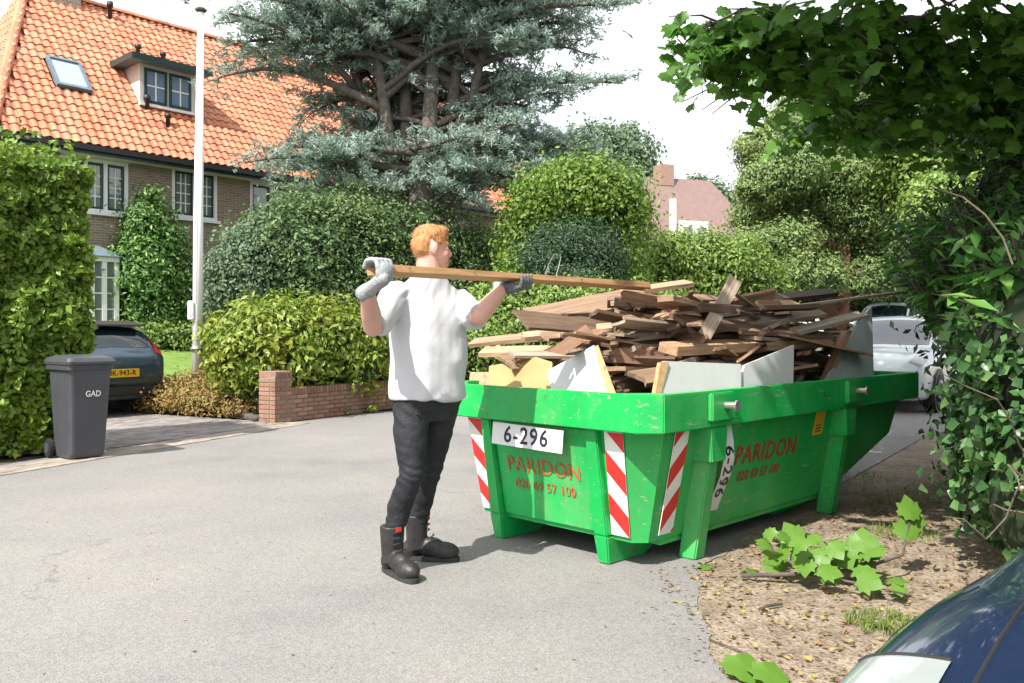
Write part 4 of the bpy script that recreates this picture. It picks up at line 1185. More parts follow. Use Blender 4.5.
leaves('crown', P, N, .13, .4, M['l_cypress'], cyp, .55, droop=-.2)
core('dark_core', bl, .90, pm('cypress_inner', (0.055, 0.085, 0.032), .95, .5, 6), cyp, .2)
mb = MB(); mb.tube([(0, 0, -.1), (0.1, -.2, 2.0), (.2, -.3, 4), (.1, 0, 7.5)], [.42, .36, .3, .15], 10)
for k in range(9):
    a = k * 2.4; z = 1.2 + k * .35; mb.tube([(.1, -.2, z), (math.cos(a) * .9, -.3 + math.sin(a) * .9, z + .4), (math.cos(a) * 1.9, math.sin(a) * 1.7, z + .5)], [.09, .06, .02], 6)
part('trunk', mb, pm('red_bark', (0.16, 0.075, 0.045), .95, .4, 8, 1.0, 14), cyp, smooth=True)
# trees further along the street, on the right
b = blobs_px([(905, 130, 34, 34), (950, 150, 38, 36), (925, 175, 40, 34), (985, 160, 40, 40), (1010, 120, 40, 36), (960, 110, 34, 30)], 24, 1)
shrub('birch_tree', 'light yellow-green tree seen behind the overhanging maple branch', 'tree', (12.6, 24, 0), b, 1300, 26, .24, .15, .6, M['l_yellow'], corefac=0, trunk=(.16, 5), shell=.5)
b = blobs_px([(945, 205, 36, 30), (985, 215, 44, 34), (1030, 200, 40, 40), (935, 240, 28, 30), (970, 245, 40, 34), (1015, 250, 40, 36)], 20, .8)
shrub('field_maple', 'bright green bushy tree above the dark laurel on the right', 'tree', (11, 20, 0), b, 1300, 28, .2, .13, .55, M['l_mid'], corefac=.6, trunk=(.14, 2.0))
b = blobs_px([(880, 285, 60, 40), (820, 290, 50, 26), (760, 300, 40, 24), (940, 280, 50, 46), (990, 275, 60, 60), (1060, 260, 60, 70)], 31, 1)
shrub('dark_tree', 'dark shady trees closing off the end of the street', 'tree', (15, 31, 0), b, 1100, 26, .3, .18, .55, M['l_yew'], corefac=.78)

# ------------------------------------------------------------------ distant house
fh = thing('distant_house', 'distant house with a steep pinkish brown roof and white window', 'house', (11.4, 57, 0), R(20))
mb = MB(); mb.bounds((-4.2, -3.2, 0), (4.2, 3.2, 7.0)); part('wall', mb, M['cream'], fh)
mb = MB(); mb.add([(-4.7, -3.7, 6.6), (4.7, -3.7, 6.6), (4.7, 3.7, 6.6), (-4.7, 3.7, 6.6), (-2.6, 0, 11.6), (2.2, 0, 11.6)], [(0, 1, 5, 4), (1, 2, 5), (2, 3, 4, 5), (3, 0, 4), (3, 2, 1, 0)])
fr = part('roof', mb, M['pink_roof'], fh)
mb = MB(); mb.bounds((-1.9, -.5, 11.0), (-.9, .5, 12.4)); part('chimney', mb, pm('chimney_brick', (.30, .19, .15), .9, .2), fr)
mb = MB(); mb.bounds((-2.9, -3.6, 6.4), (-2.6, -3.3, 9.6)); part('flue', mb, M['white'], fr)
mb = MB(); mb.bounds((-2.3, -3.5, 6.5), (-.2, -1.4, 8.3)); dm = part('dormer', mb, M['cream'], fr)
for k in range(2):
    mb = MB(); mb.bounds((-2.15 + k * 1.0, -3.56, 6.75), (-1.3 + k * 1.0, -3.502, 8.0)); w = part('window', mb, M['white'], dm)
    mb = MB(); mb.bounds((-2.05 + k * 1.0, -3.58, 6.85), (-1.4 + k * 1.0, -3.562, 7.9)); part('pane', mb, M['pane'], dm)

# ------------------------------------------------------------------ the green skip (x along the street, y away from the verge)
SK = Vector((0.467, 4.61, 0)); SA = R(45)
skip = thing('skip_container', 'green steel skip with red and white warning stripes, filled with scrap timber', 'skip', tuple(SK), SA)
def ring(u0, u1, v0, v1, z, ch, ch2=None):
    ch2 = ch2 or ch
    return [Vector(p) for p in ((u0 + ch, v0, z), (u1 - ch2, v0, z), (u1, v0 + ch2, z), (u1, v1 - ch2, z), (u1 - ch2, v1, z), (u0 + ch, v1, z), (u0, v1 - ch, z), (u0, v0 + ch, z))]
def wall_v(z):          # outer v of the side walls at height z
    k = (.96 - z) / .84
    return -.375 + .165 * k, 1.225 - .165 * k
def wall_u(z):
    return -.045 + .15 * (.96 - z) / .84
rings_o = []
for z, u1, ch in ((.14, 2.45, .06), (.48, 3.40, .11), (.92, 3.50, .17)):
    v0, v1 = wall_v(z); rings_o.append(ring(wall_u(z), u1, v0, v1, z, ch, .12))
rings_i = [[p + (Vector((1.4, .42, p.z)) - p).normalized() * .05 for p in r] for r in rings_o]
sh = MB(); n8 = 8
for rs, flip in ((rings_o, False), (rings_i, True)):
    o_ = len(sh.v)
    for r_ in rs: sh.v += [tuple(p) for p in r_]
    for i in range(2):
        for k in range(8):
            q = (o_ + i * 8 + k, o_ + i * 8 + (k + 1) % 8, o_ + (i + 1) * 8 + (k + 1) % 8, o_ + (i + 1) * 8 + k)
            sh.f.append(q[::-1] if flip else q)
    sh.f.append(tuple(o_ + k for k in range(8))[::-1 if not flip else 1])
sb = part('body', sh, M['green_paint'], skip, recalc=False)
# rim
ro = [ring(-.10, 3.60, -.43, 1.28, z, .10) for z in (.755, .955)]
ri = [ring(-.04, 3.49, -.365, 1.215, z, .20) for z in (.757, .955)]
rm = MB(); o_ = 0
rm.v = [tuple(p) for r_ in (ro[0], ro[1], ri[1], ri[0]) for p in r_]
for i in range(4):
    for k in range(8):
        rm.f.append((i * 8 + k, i * 8 + (k + 1) % 8, ((i + 1) % 4) * 8 + (k + 1) % 8, ((i + 1) % 4) * 8 + k))
part('rim', rm, M['green_paint'], skip, bevel=.006)
# front ribs that end in feet, and the raised front panel
for v in (.02, .85):
    mb = MB()
    mb.hexa([(.07, v - .038, 0), (.40, v - .038, 0), (.40, v + .038, 0), (.07, v + .038, 0)], [(.04, v - .05, .16), (.7, v - .05, .139), (.7, v + .05, .139), (.04, v + .05, .16)])
    part('foot', mb, M['green_dusty'], skip, bevel=.008)
    mb = MB()
    ux = lambda z: wall_u(z)
    mb.hexa([(ux(.16) - .055, v - .045, .161), (ux(.16) + .01, v - .045, .161), (ux(.16) + .01, v + .045, .161), (ux(.16) - .055, v + .045, .161)], [(ux(.75) - .04, v - .04, .75), (ux(.75) + .01, v - .04, .75), (ux(.75) + .01, v + .04, .75), (ux(.75) - .04, v + .04, .75)])
    part('rib', mb, M['green_paint'], skip, bevel=.006)
    mb = MB(); mb.bounds((1.9, v - .05, 0), (2.35, v + .05, .138)); part('foot', mb, M['green_dusty'], skip, bevel=.008)
mb = MB(); mb.hexa([(ux(.16) - .018, .075, .17), (ux(.16) + .004, .075, .17), (ux(.16) + .004, .795, .17), (ux(.16) - .018, .795, .17)], [(ux(.74) - .016, .07, .74), (ux(.74) + .004, .07, .74), (ux(.74) + .004, .80, .74), (ux(.74) - .016, .80, .74)])
part('front_panel', mb, M['green_dusty'], skip)
# side posts
for u in (.53, 2.24):
    for sgn in (0, 1):
        sd = (lambda v: v) if sgn == 0 else (lambda v: .85 - v)
        mb = MB()
        a = [(u - .05, sd(-.30), 0.0), (u + .05, sd(-.30), 0.0), (u + .05, sd(-.19), 0.0), (u - .05, sd(-.19), 0.0)]
        b = [(u - .045, sd(-.425), .752), (u + .045, sd(-.425), .752), (u + .045, sd(-.30), .752), (u - .045, sd(-.30), .752)]
        if sgn: a = [a[k] for k in (1, 0, 3, 2)]; b = [b[k] for k in (1, 0, 3, 2)]
        mb.hexa(a, b); part('side_post', mb, M['green_paint'] if u > 1 else M['green_dusty'], skip, bevel=.008)
        mb = MB()
        a = [(u - .07, sd(-.425), .56), (u + .07, sd(-.425), .56), (u + .07, sd(-.28), .56), (u - .07, sd(-.28), .56)]
        b = [(u - .09, sd(-.428), .752), (u + .09, sd(-.428), .752), (u + .09, sd(-.28), .752), (u - .09, sd(-.28), .752)]
        if sgn: a = [a[k] for k in (1, 0, 3, 2)]; b = [b[k] for k in (1, 0, 3, 2)]
        mb.hexa(a, b); part('gusset', mb, M['green_paint'], skip, bevel=.006)
        if u < 1 or True:
            y0_ = -.43 if sgn == 0 else 1.28; dd = -1 if sgn == 0 else 1
            mb = MB(); mb.bounds((u - .13, y0_ + dd * .002, .79), (u + .11, y0_ + dd * .035, .945)); lg = part('lifting_lug', mb, M['green_paint'], skip, bevel=.008)
            mb = MB(); mb.tube([(u, y0_ + dd * .036, .875), (u, y0_ + dd * .10, .875)], [.02, .02], 12); mb.tube([(u, y0_ + dd * .10, .875), (u, y0_ + dd * .112, .875)], [.03, .03], 12); part('lifting_pin', mb, M['steel'], lg, smooth=False)
# far end panel under the rim and bottom rail
mb = MB(); mb.bounds((.3, -.195, .10), (2.4, 1.045, .137)); part('floor_plate', mb, M['green_dusty'], skip)
# striped markers
def clip(poly, f):
    out = []
    for i in range(len(poly)):
        a, b = poly[i], poly[(i + 1) % len(poly)]; fa, fb_ = f(a), f(b)
        if fa >= 0: out.append(a)
        if fa * fb_ < 0:
            t = fa / (fa - fb_); out.append((a[0] + (b[0] - a[0]) * t, a[1] + (b[1] - a[1]) * t))
    return out
def striped(O, ex, ey, w, h, slope, par, phase=0.0, pitch_=.24):
    O = Vector(O); ex = Vector(ex).normalized(); ey = Vector(ey).normalized(); ez = ex.cross(ey).normalized()
    mb = MB(); mb.prism([O, O + ex * w, O + ex * w + ey * h, O + ey * h], ez * .004)
    s_ = part('stripe_marker', mb, M['stripe_white'], par)
    y = -2 * pitch_ + phase
    while y < h + pitch_:
        poly = [(0, y), (w, y + slope * w), (w, y + slope * w + pitch_ / 2), (0, y + pitch_ / 2)]
        poly = clip(poly, lambda p: p[1] - .004); poly = clip(poly, lambda p: h - .004 - p[1]) if len(poly) > 2 else []
        if len(poly) > 2:
            mb = MB(); mb.prism([O + ex * p[0] + ey * p[1] + ez * .0042 for p in poly], ez * .0018); part('red_stripe', mb, M['stripe_red'], s_)
        y += pitch_
fy = Vector((wall_u(.75) - wall_u(.16), 0, .59))
striped((wall_u(.16) - .010, 1.00, .17), (0, -1, 0), fy + Vector((0, .035, 0)), .125, .585, -1.0, skip, .10)
striped((wall_u(.16) - .010, -.026, .17), (0, -1, 0), fy + Vector((0, -.03, 0)), .125, .585, -1.0, skip, .12)
v16, v75 = wall_v(.16)[0], wall_v(.75)[0]
striped((.235, v16 - .008, .17), (1, 0, 0), (0, v75 - v16, .59), .13, .585, 1.0, skip, .02)
# number plates
mb = MB(); mb.prism([(-.075, .745, .74), (-.075, .185, .732), (-.088, .185, .605), (-.088, .745, .613)], (.003, 0, 0)); pl = part('number_plate', mb, M['plate_white'], skip)
Mx = basis(Vector((-.0835, .47, .672)), (0, -1, 0), (.10, 0, 1))
lettering('plate_number', '6-296', .135, Mx, M['ink'], pl, 1.15, 1.0)
lettering('front_lettering', 'PARIDON', .125, basis(Vector((wall_u(.48) - .021, .43, .485)), (0, -1, 0), fy), M['rust_letter'], skip, 1.1, 1.0)
lettering('front_phone_number', '020 69 57 100', .078, basis(Vector((wall_u(.37) - .021, .43, .37)), (0, -1, 0), fy), M['rust_letter'], skip, 1.05, 1.0)
sy = Vector((0, v75 - v16, .59)).normalized()
def side_at(u, z): return Vector((u, wall_v(z)[0] - .003, z))
lettering('side_lettering', 'PARIDON', .165, basis(side_at(1.31, .53), (1, 0, 0), sy), M['red_letter_dark'], skip, 1.1, 1.0)
lettering('side_phone_number', '020 69 57 100', .085, basis(side_at(1.25, .40), (1, 0, 0), sy), M['red_letter_dark'], skip, 1.05, 1.0)
# buckled vertical plate on the side
mb = MB(); prof = [(.0, -.012), (.1, -.05), (.2, -.075), (.3, -.07), (.4, -.035), (.52, -.010)]
V = []
for s_, off in prof:
    z = .75 - s_
    for du in (0, .115): V.append((.67 + du + (.02 if s_ > .35 else 0), wall_v(z)[0] + off, z))
mb.add(V, [(2 * i, 2 * i + 1, 2 * i + 3, 2 * i + 2) for i in range(5)])
vp = part('bent_number_plate', mb, M['plate_white'], skip, recalc=False)
def on_plate(p):
    s_ = -p.x + .26
    for i in range(5):
        if prof[i][0] <= s_ <= prof[i + 1][0] or i == 4:
            f_ = (s_ - prof[i][0]) / (prof[i + 1][0] - prof[i][0]); off = prof[i][1] + f_ * (prof[i + 1][1] - prof[i][1]); break
    z = .75 - s_
    return Vector((.73 + p.y + (.02 if s_ > .35 else 0), wall_v(z)[0] + off - .003, z))
tme2 = text_mesh('6-296', .125, 0, 1.1)
for v in tme2.vertices:
    p = v.co.copy(); v.co = on_plate(Vector((-p.x - .02, p.y, 0)))
link('plate_number', tme2, M['ink'], vp)
mb = MB(); p0 = side_at(1.90, .70); mb.prism([side_at(1.9, .74), side_at(2.04, .745), side_at(2.04, .58), side_at(1.9, .575)], (0, -.003, 0)); yl = part('yellow_label', mb, M['yellow_label'], skip)
mb = MB()
for k in range(3): z = .60 + k * .02; mb.prism([side_at(1.93, z) + Vector((0, -.003, 0)), side_at(2.01, z) + Vector((0, -.003, 0)), side_at(2.01, z + .007) + Vector((0, -.003, 0)), side_at(1.93, z + .007) + Vector((0, -.003, 0))], (0, -.0015, 0))
part('label_print', mb, M['ink'], yl)
# ------------------------------------------------------------------ scrap timber
SKM = Matrix.Translation(SK) @ Matrix.Rotation(SA, 4, 'Z')
def plank_mesh(seed):
    r = np.random.default_rng(seed)
    nseg = 5; V = []
    ya = [-.5, -.17, .17, .5]
    bend = r.normal(0, .012)
    jag0 = r.uniform(0, .05, 4) * (r.random() < .7); jag1 = r.uniform(0, .06, 4) * (r.random() < .7)
    for k in (-.5, .5):
        for i in range(nseg + 1):
            x = -.5 + i / nseg
            for j, y in enumerate(ya):
                xx = x + (jag0[j] if i == 0 else 0) - (jag1[j] if i == nseg else 0)
                V.append((xx, y + r.normal(0, .012), k + bend * 0 + math.sin((x + .5) * math.pi) * bend * 8))
    w = 4; n1 = (nseg + 1) * w; F = []
    for i in range(nseg):
        for j in range(w - 1):
            a = i * w + j
            F.append((a, a + w, a + w + 1, a + 1)[::1]); F.append((n1 + a, n1 + a + 1, n1 + a + w + 1, n1 + a + w))
    for i in range(nseg):
        a = i * w; F.append((a, n1 + a, n1 + a + w, a + w)); a = i * w + w - 1; F.append((a, a + w, n1 + a + w, n1 + a))
    for j in range(w - 1):
        F.append((j, j + 1, n1 + j + 1, n1 + j)); a = nseg * w + j; F.append((a, n1 + a, n1 + a + 1, a + 1))
    return V, F
pshape = [plank_mesh(s_) for s_ in range(9)]
TONE = {
    'brown': ('wood_brown', 'weathered brown board lying in the scrap timber heap', 'weathered brown boards in the heap'),
    'red': ('wood_red', 'reddish brown board lying in the scrap timber heap', 'reddish boards in the heap'),
    'pale': ('wood_pale', 'pale freshly broken board lying in the scrap timber heap', 'pale broken boards in the heap'),
    'grey': ('wood_grey', 'grey weathered board lying in the scrap timber heap', 'grey boards in the heap'),
    'dark': ('wood_dark', 'dark stained board lying in the scrap timber heap', 'dark boards in the heap'),
}
def board(c, L, w, th, yaw, pitch=0, roll=0, tone='brown', label=None, name='scrap_board', local=True):
    V, F = pshape[rng.integers(len(pshape))]
    mb = MB(); mb.add([(v[0] * L, v[1] * w, v[2] * th) for v in V], F)
    me = mb.mesh(name)
    m_, lab, grp = TONE[tone]
    o_ = link(name, me, M[m_])
    mt = Matrix.Translation(c) @ Matrix.Rotation(yaw, 4, 'Z') @ Matrix.Rotation(-pitch, 4, 'Y') @ Matrix.Rotation(roll, 4, 'X')
    o_.matrix_world = (SKM @ mt) if local else mt
    if label: tag(o_, label, 'board')
    else:
        size = 'short' if L < .8 else ('long' if L > 1.3 else 'middling')
        wd = 'narrow' if w < .11 else 'broad'
        zone = 'at left end' if c[0] < 1.0 else ('in middle' if c[0] < 2.3 else 'at right end')
        lev = 'low down' if c[2] < 1.05 else ('halfway up' if c[2] < 1.3 else 'near top')
        side = 'verge side' if c[1] < .42 else 'road side'
        tag(o_, f'{size} {wd} {lab.split(" lying")[0].replace("weathered ", "").replace("freshly ", "")} {lev} {zone} of heap, {side}', 'board', grp)
    return o_
def heap_h(u, v):
    a = 1 - abs((v - .42) / .86) ** 2.4
    f = min(1, max(0, (u + .05) / .75)); g = min(1, max(0, (3.55 - u) / .7))
    return .80 + .70 * max(0, a) ** .8 * (.28 + .72 * f ** .8) * (.78 + .22 * g)
tones = ['brown', 'brown', 'red', 'red', 'pale', 'grey', 'grey', 'dark', 'brown', 'red', 'pale', 'dark', 'brown']
cnt = 0
for layer in range(16):
    z = .74 + layer * .056
    tries = 0; placed = 0
    want = 20
    while placed < want and tries < 300:
        tries += 1
        L = rng.choice([.3, .4, .55, .75, 1.0, 1.3, 1.7]) * rng.uniform(.85, 1.15); w = rng.choice([.045, .06, .08, .10, .13, .16]) * rng.uniform(.85, 1.15); th = rng.uniform(.012, .032)
        u = rng.uniform(.05, 3.45); v = rng.uniform(-.28, 1.15)
        yaw = rng.normal(0, .30) if rng.random() < .66 else rng.uniform(-1.5, 1.5)
        du, dv = math.cos(yaw) * L / 2, math.sin(yaw) * L / 2
        if not ((.20 if z < 1.12 else 0) < u - abs(du) and u + abs(du) < 3.55 and (-.17 if z < 1.12 else -.34) < v - abs(dv) and v + abs(dv) < 1.18): continue
        if heap_h(u, v) < z or min(heap_h(u - du, v - dv), heap_h(u + du, v + dv)) < z - .13: continue
        pit = rng.normal(0, .07) if rng.random() < .6 else rng.normal(0, .15)
        board((u, v, z + rng.normal(0, .02)), L, w, th, yaw, pit, rng.normal(0, .5), tones[rng.integers(len(tones))])
        placed += 1; cnt += 1
# boards singled out in the photograph
def in_skip(px, py, Y):
    return SKM.inverted() @ at(px, py, Y)
def board_px(a, b, w, th, tone, label, roll=0.0, name='scrap_board'):
    """a, b: (px, py, depth) of the two ends"""
    A = at(*a); B = at(*b); d = B - A
    yaw = math.atan2(d.y, d.x); pit = math.atan2(d.z, math.hypot(d.x, d.y))
    return board((A + B) / 2, d.length, w, th, yaw, pit, roll, tone, label, name, local=False)
board_px((704, 336, 5.45), (737, 277, 5.6), .09, .022, 'grey', 'grey weathered board sticking up steeply from the middle of the heap', 1.2)
board_px((640, 312, 5.9), (835, 292, 7.6), .14, .035, 'dark', 'long dark beam lying across the very top of the heap', .3)
board_px((525, 318, 6.3), (640, 296, 6.3), .2, .03, 'brown', 'broad brown board lying on the upper left slope of the heap', .7)
board_px((470, 343, 6.6), (560, 335, 6.3), .12, .03, 'red', 'reddish board at the left end of the heap behind the man', .4)
board_px((668, 349, 5.25), (846, 340, 6.6), .15, .06, 'pale', 'long thick pale beam lying along the near side of the heap', .2)
board_px((640, 290, 6.0), (690, 283, 6.2), .1, .03, 'pale', 'short pale board on top of the heap where the carried plank ends', .3)
board_px((575, 352, 5.5), (700, 318, 5.9), .07, .05, 'brown', 'squared brown batten slanting up across the front of the heap', .2)
board_px((700, 318, 5.7), (910, 291, 7.4), .025, .02, 'grey', 'thin grey batten sticking far out over the right end of the heap', .2)
board_px((545, 362, 5.35), (590, 330, 5.4), .09, .03, 'red', 'short reddish board propped up at the front of the heap', 1.0)
board_px((575, 337, 5.5), (655, 352, 5.3), .06, .04, 'red', 'orange brown batten sloping down at the front of the heap', .3)
board_px((824, 384, 6.30), (846, 332, 6.32), .06, .05, 'red', 'red brown batten leaning against the grey panel at the right end', .3)
board_px((482, 352, 5.9), (560, 350, 5.7), .14, .03, 'pale', 'pale splintered board on the left part of the heap', .3)
board_px((520, 337, 6.0), (612, 327, 6.0), .10, .03, 'pale', 'light brown board just under the broad brown board', .4)
board_px((690, 330, 5.6), (820, 312, 6.5), .12, .03, 'grey', 'long grey plank lying behind the upright board', .5)
# sheets standing against the inside of the rim
def sheet(pts, th, mat, label, name):
    """pts: list of (px, py, depth)"""
    P = [at(*p) for p in pts]
    nrm = (P[1] - P[0]).cross(P[2] - P[0]).normalized()
    mb = MB(); mb.prism(P, nrm * th)
    c = sum(P, Vector()) / len(P)
    mb.v = [tuple(Vector(v) - c) for v in mb.v]
    o_ = part(name, mb, mat, None); o_.location = c
    tag(o_, label, 'panel')
    # bare edge visible round the coated face
    return o_
sheet([(488, 402, 5.22), (553, 408, 4.95), (552, 362, 5.12), (536, 357, 5.22), (489, 366, 5.35)], -.018, M['ply_tan'], 'tan plywood sheet standing at the left front of the skip', 'plywood_sheet')
sheet([(556, 412, 4.88), (619, 412, 4.66), (594, 345, 5.0), (547, 371, 5.1)], -.020, M['ply_white'], 'white coated board with pale edge leaning in the front of the skip', 'coated_board')
sheet([(612, 410, 4.67), (622, 410, 4.64), (598, 345, 4.98), (593, 347, 5.0)], -.012, M['ply_edge'], 'pale wooden edge batten nailed to the leaning white board', 'edge_batten')
sheet([(657, 412, 4.55), (741, 402, 4.98), (741, 364, 5.05), (664, 361, 4.66)], -.018, M['ply_white'], 'dull white panel standing along the near side of the skip', 'coated_sheet')
sheet([(735, 402, 5.00), (793, 396, 5.36), (794, 345, 5.44), (745, 365, 5.10)], -.018, M['ply_white'], 'white panel with slanting broken top beside the lifting lug', 'coated_sheet')
sheet([(652, 412, 4.53), (657, 412, 4.55), (669, 362, 4.66), (661, 362, 4.63)], -.03, M['ply_edge'], 'narrow nailed wooden strip at the left edge of the dull white panel', 'edge_batten')
sheet([(822, 388, 6.15), (874, 382, 6.6), (872, 306, 6.75), (862, 318, 6.6)], -.022, M['ply_grey'], 'grey triangular panel standing up at the right end of the skip', 'grey_sheet')
sheet([(468, 395, 5.7), (505, 398, 5.4), (500, 372, 5.5), (470, 372, 5.75)], -.018, M['wood_pale'], 'pale wooden panel end showing beside the man at the skip rim', 'panel_end')

# ------------------------------------------------------------------ wheelie bin
bn = thing('wheelie_bin', 'dark grey wheelie bin with closed lid and white lettering beside the hedge', 'bin', (-4.40, 8.66, 0), R(50))
bn.scale = (.83, .83, 1)
# local: -y is the front
def rrect(w, d, z, r=.05, yo=0):
    pts = []
    for cx, cy, a0 in ((w / 2 - r, d / 2 - r, 0), (-w / 2 + r, d / 2 - r, 90), (-w / 2 + r, -d / 2 + r, 180), (w / 2 - r, -d / 2 + r, 270)):
        for k in range(4):
            a = R(a0 + 30 * k); pts.append((cx + r * math.cos(a), cy + r * math.sin(a) + yo, z))
    return pts
mb = MB(); mb.loft([rrect(.40, .44, .02, .04, .02), rrect(.42, .47, .06, .05, .01), rrect(.50, .60, .86, .05), rrect(.52, .62, .9, .05), rrect(.565, .67, .905, .05), rrect(.565, .67, .955, .05)])
part('body', mb, M['bin'], bn, smooth=False)
mb = MB(); mb.loft([rrect(.585, .70, .957, .05), rrect(.59, .71, .985, .05), rrect(.55, .66, 1.02, .07), rrect(.42, .48, 1.045, .08), rrect(.3, .3, 1.05, .08)])
lid = part('lid', mb, M['bin'], bn)
mb = MB(); mb.tube([(-.24, .37, .98), (.24, .37, .98)], .018, 8); mb.tube([(-.24, .30, .96), (-.24, .37, .98)], .016, 8); mb.tube([(.24, .30, .96), (.24, .37, .98)], .016, 8); part('handle', mb, M['bin'], bn)
mb = MB(); mb.bounds((-.2, -.372, .965), (.2, -.352, .985)); part('lid_grip', mb, M['bin'], lid)
mb = MB(); mb.tube([(-.27, .27, .10), (.27, .27, .10)], .014, 8); part('axle', mb, M['steel'], bn)
for s_ in (-1, 1):
    mb = MB(); mb.disc((s_ * .255, .27, .10), (1, 0, 0), .10, .05, 22); w = part('wheel', mb, M['rubber'], bn, bevel=.008)
    mb = MB(); mb.disc((s_ * .283, .27, .10), (1, 0, 0), .055, .008, 16); part('hub', mb, M['bin'], w)
lettering('bin_lettering', 'GAD', .085, basis(Vector((.03, -.2925, .66)), (1, 0, 0), (0, -.068, .80)), M['white'], bn, 1.0, 1.0)

# ------------------------------------------------------------------ cars
def crom(P, x):
    """Catmull-Rom through rows of P at parameter x (tension kept low so it does not overshoot)"""
    n = len(P); i = int(min(max(math.floor(x), 0), n - 2)); f = x - i
    p0, p1, p2, p3 = P[max(i - 1, 0)], P[i], P[i + 1], P[min(i + 2, n - 1)]
    m1 = (p2 - p0) * .38; m2 = (p3 - p1) * .38
    f2, f3 = f * f, f * f * f
    return (2 * f3 - 3 * f2 + 1) * p1 + (f3 - 2 * f2 + f) * m1 + (-2 * f3 + 3 * f2) * p2 + (f3 - f2) * m2
HATCH = [(-2.13, .42, .70, .78, .66, .52), (-2.10, .30, .80, .92, .78, .62), (-2.03, .25, .90, 1.02, .85, .66), (-1.80, .22, .95, 1.34, .88, .60), (-1.25, .19, .95, 1.43, .895, .60), (-.35, .18, .93, 1.46, .90, .61), (.30, .18, .91, 1.42, .90, .61), (1.15, .18, .90, .99, .885, .70), (1.65, .20, .80, .90, .87, .66), (1.98, .22, .70, .80, .82, .60), (2.10, .30, .60, .68, .70, .5)]
LOW = [(-2.25, .42, .70, .78, .66, .52), (-2.20, .30, .82, .92, .78, .62), (-2.1, .25, .86, 1.0, .85, .66), (-1.7, .22, .88, 1.22, .88, .60), (-1.2, .19, .86, 1.36, .895, .60), (-.55, .18, .82, 1.38, .90, .61), (-.15, .18, .78, 1.30, .90, .61), (.72, .18, .69, .775, .885, .74), (1.35, .20, .685, .755, .88, .70), (1.92, .22, .64, .69, .83, .62), (2.14, .30, .56, .60, .68, .46)]
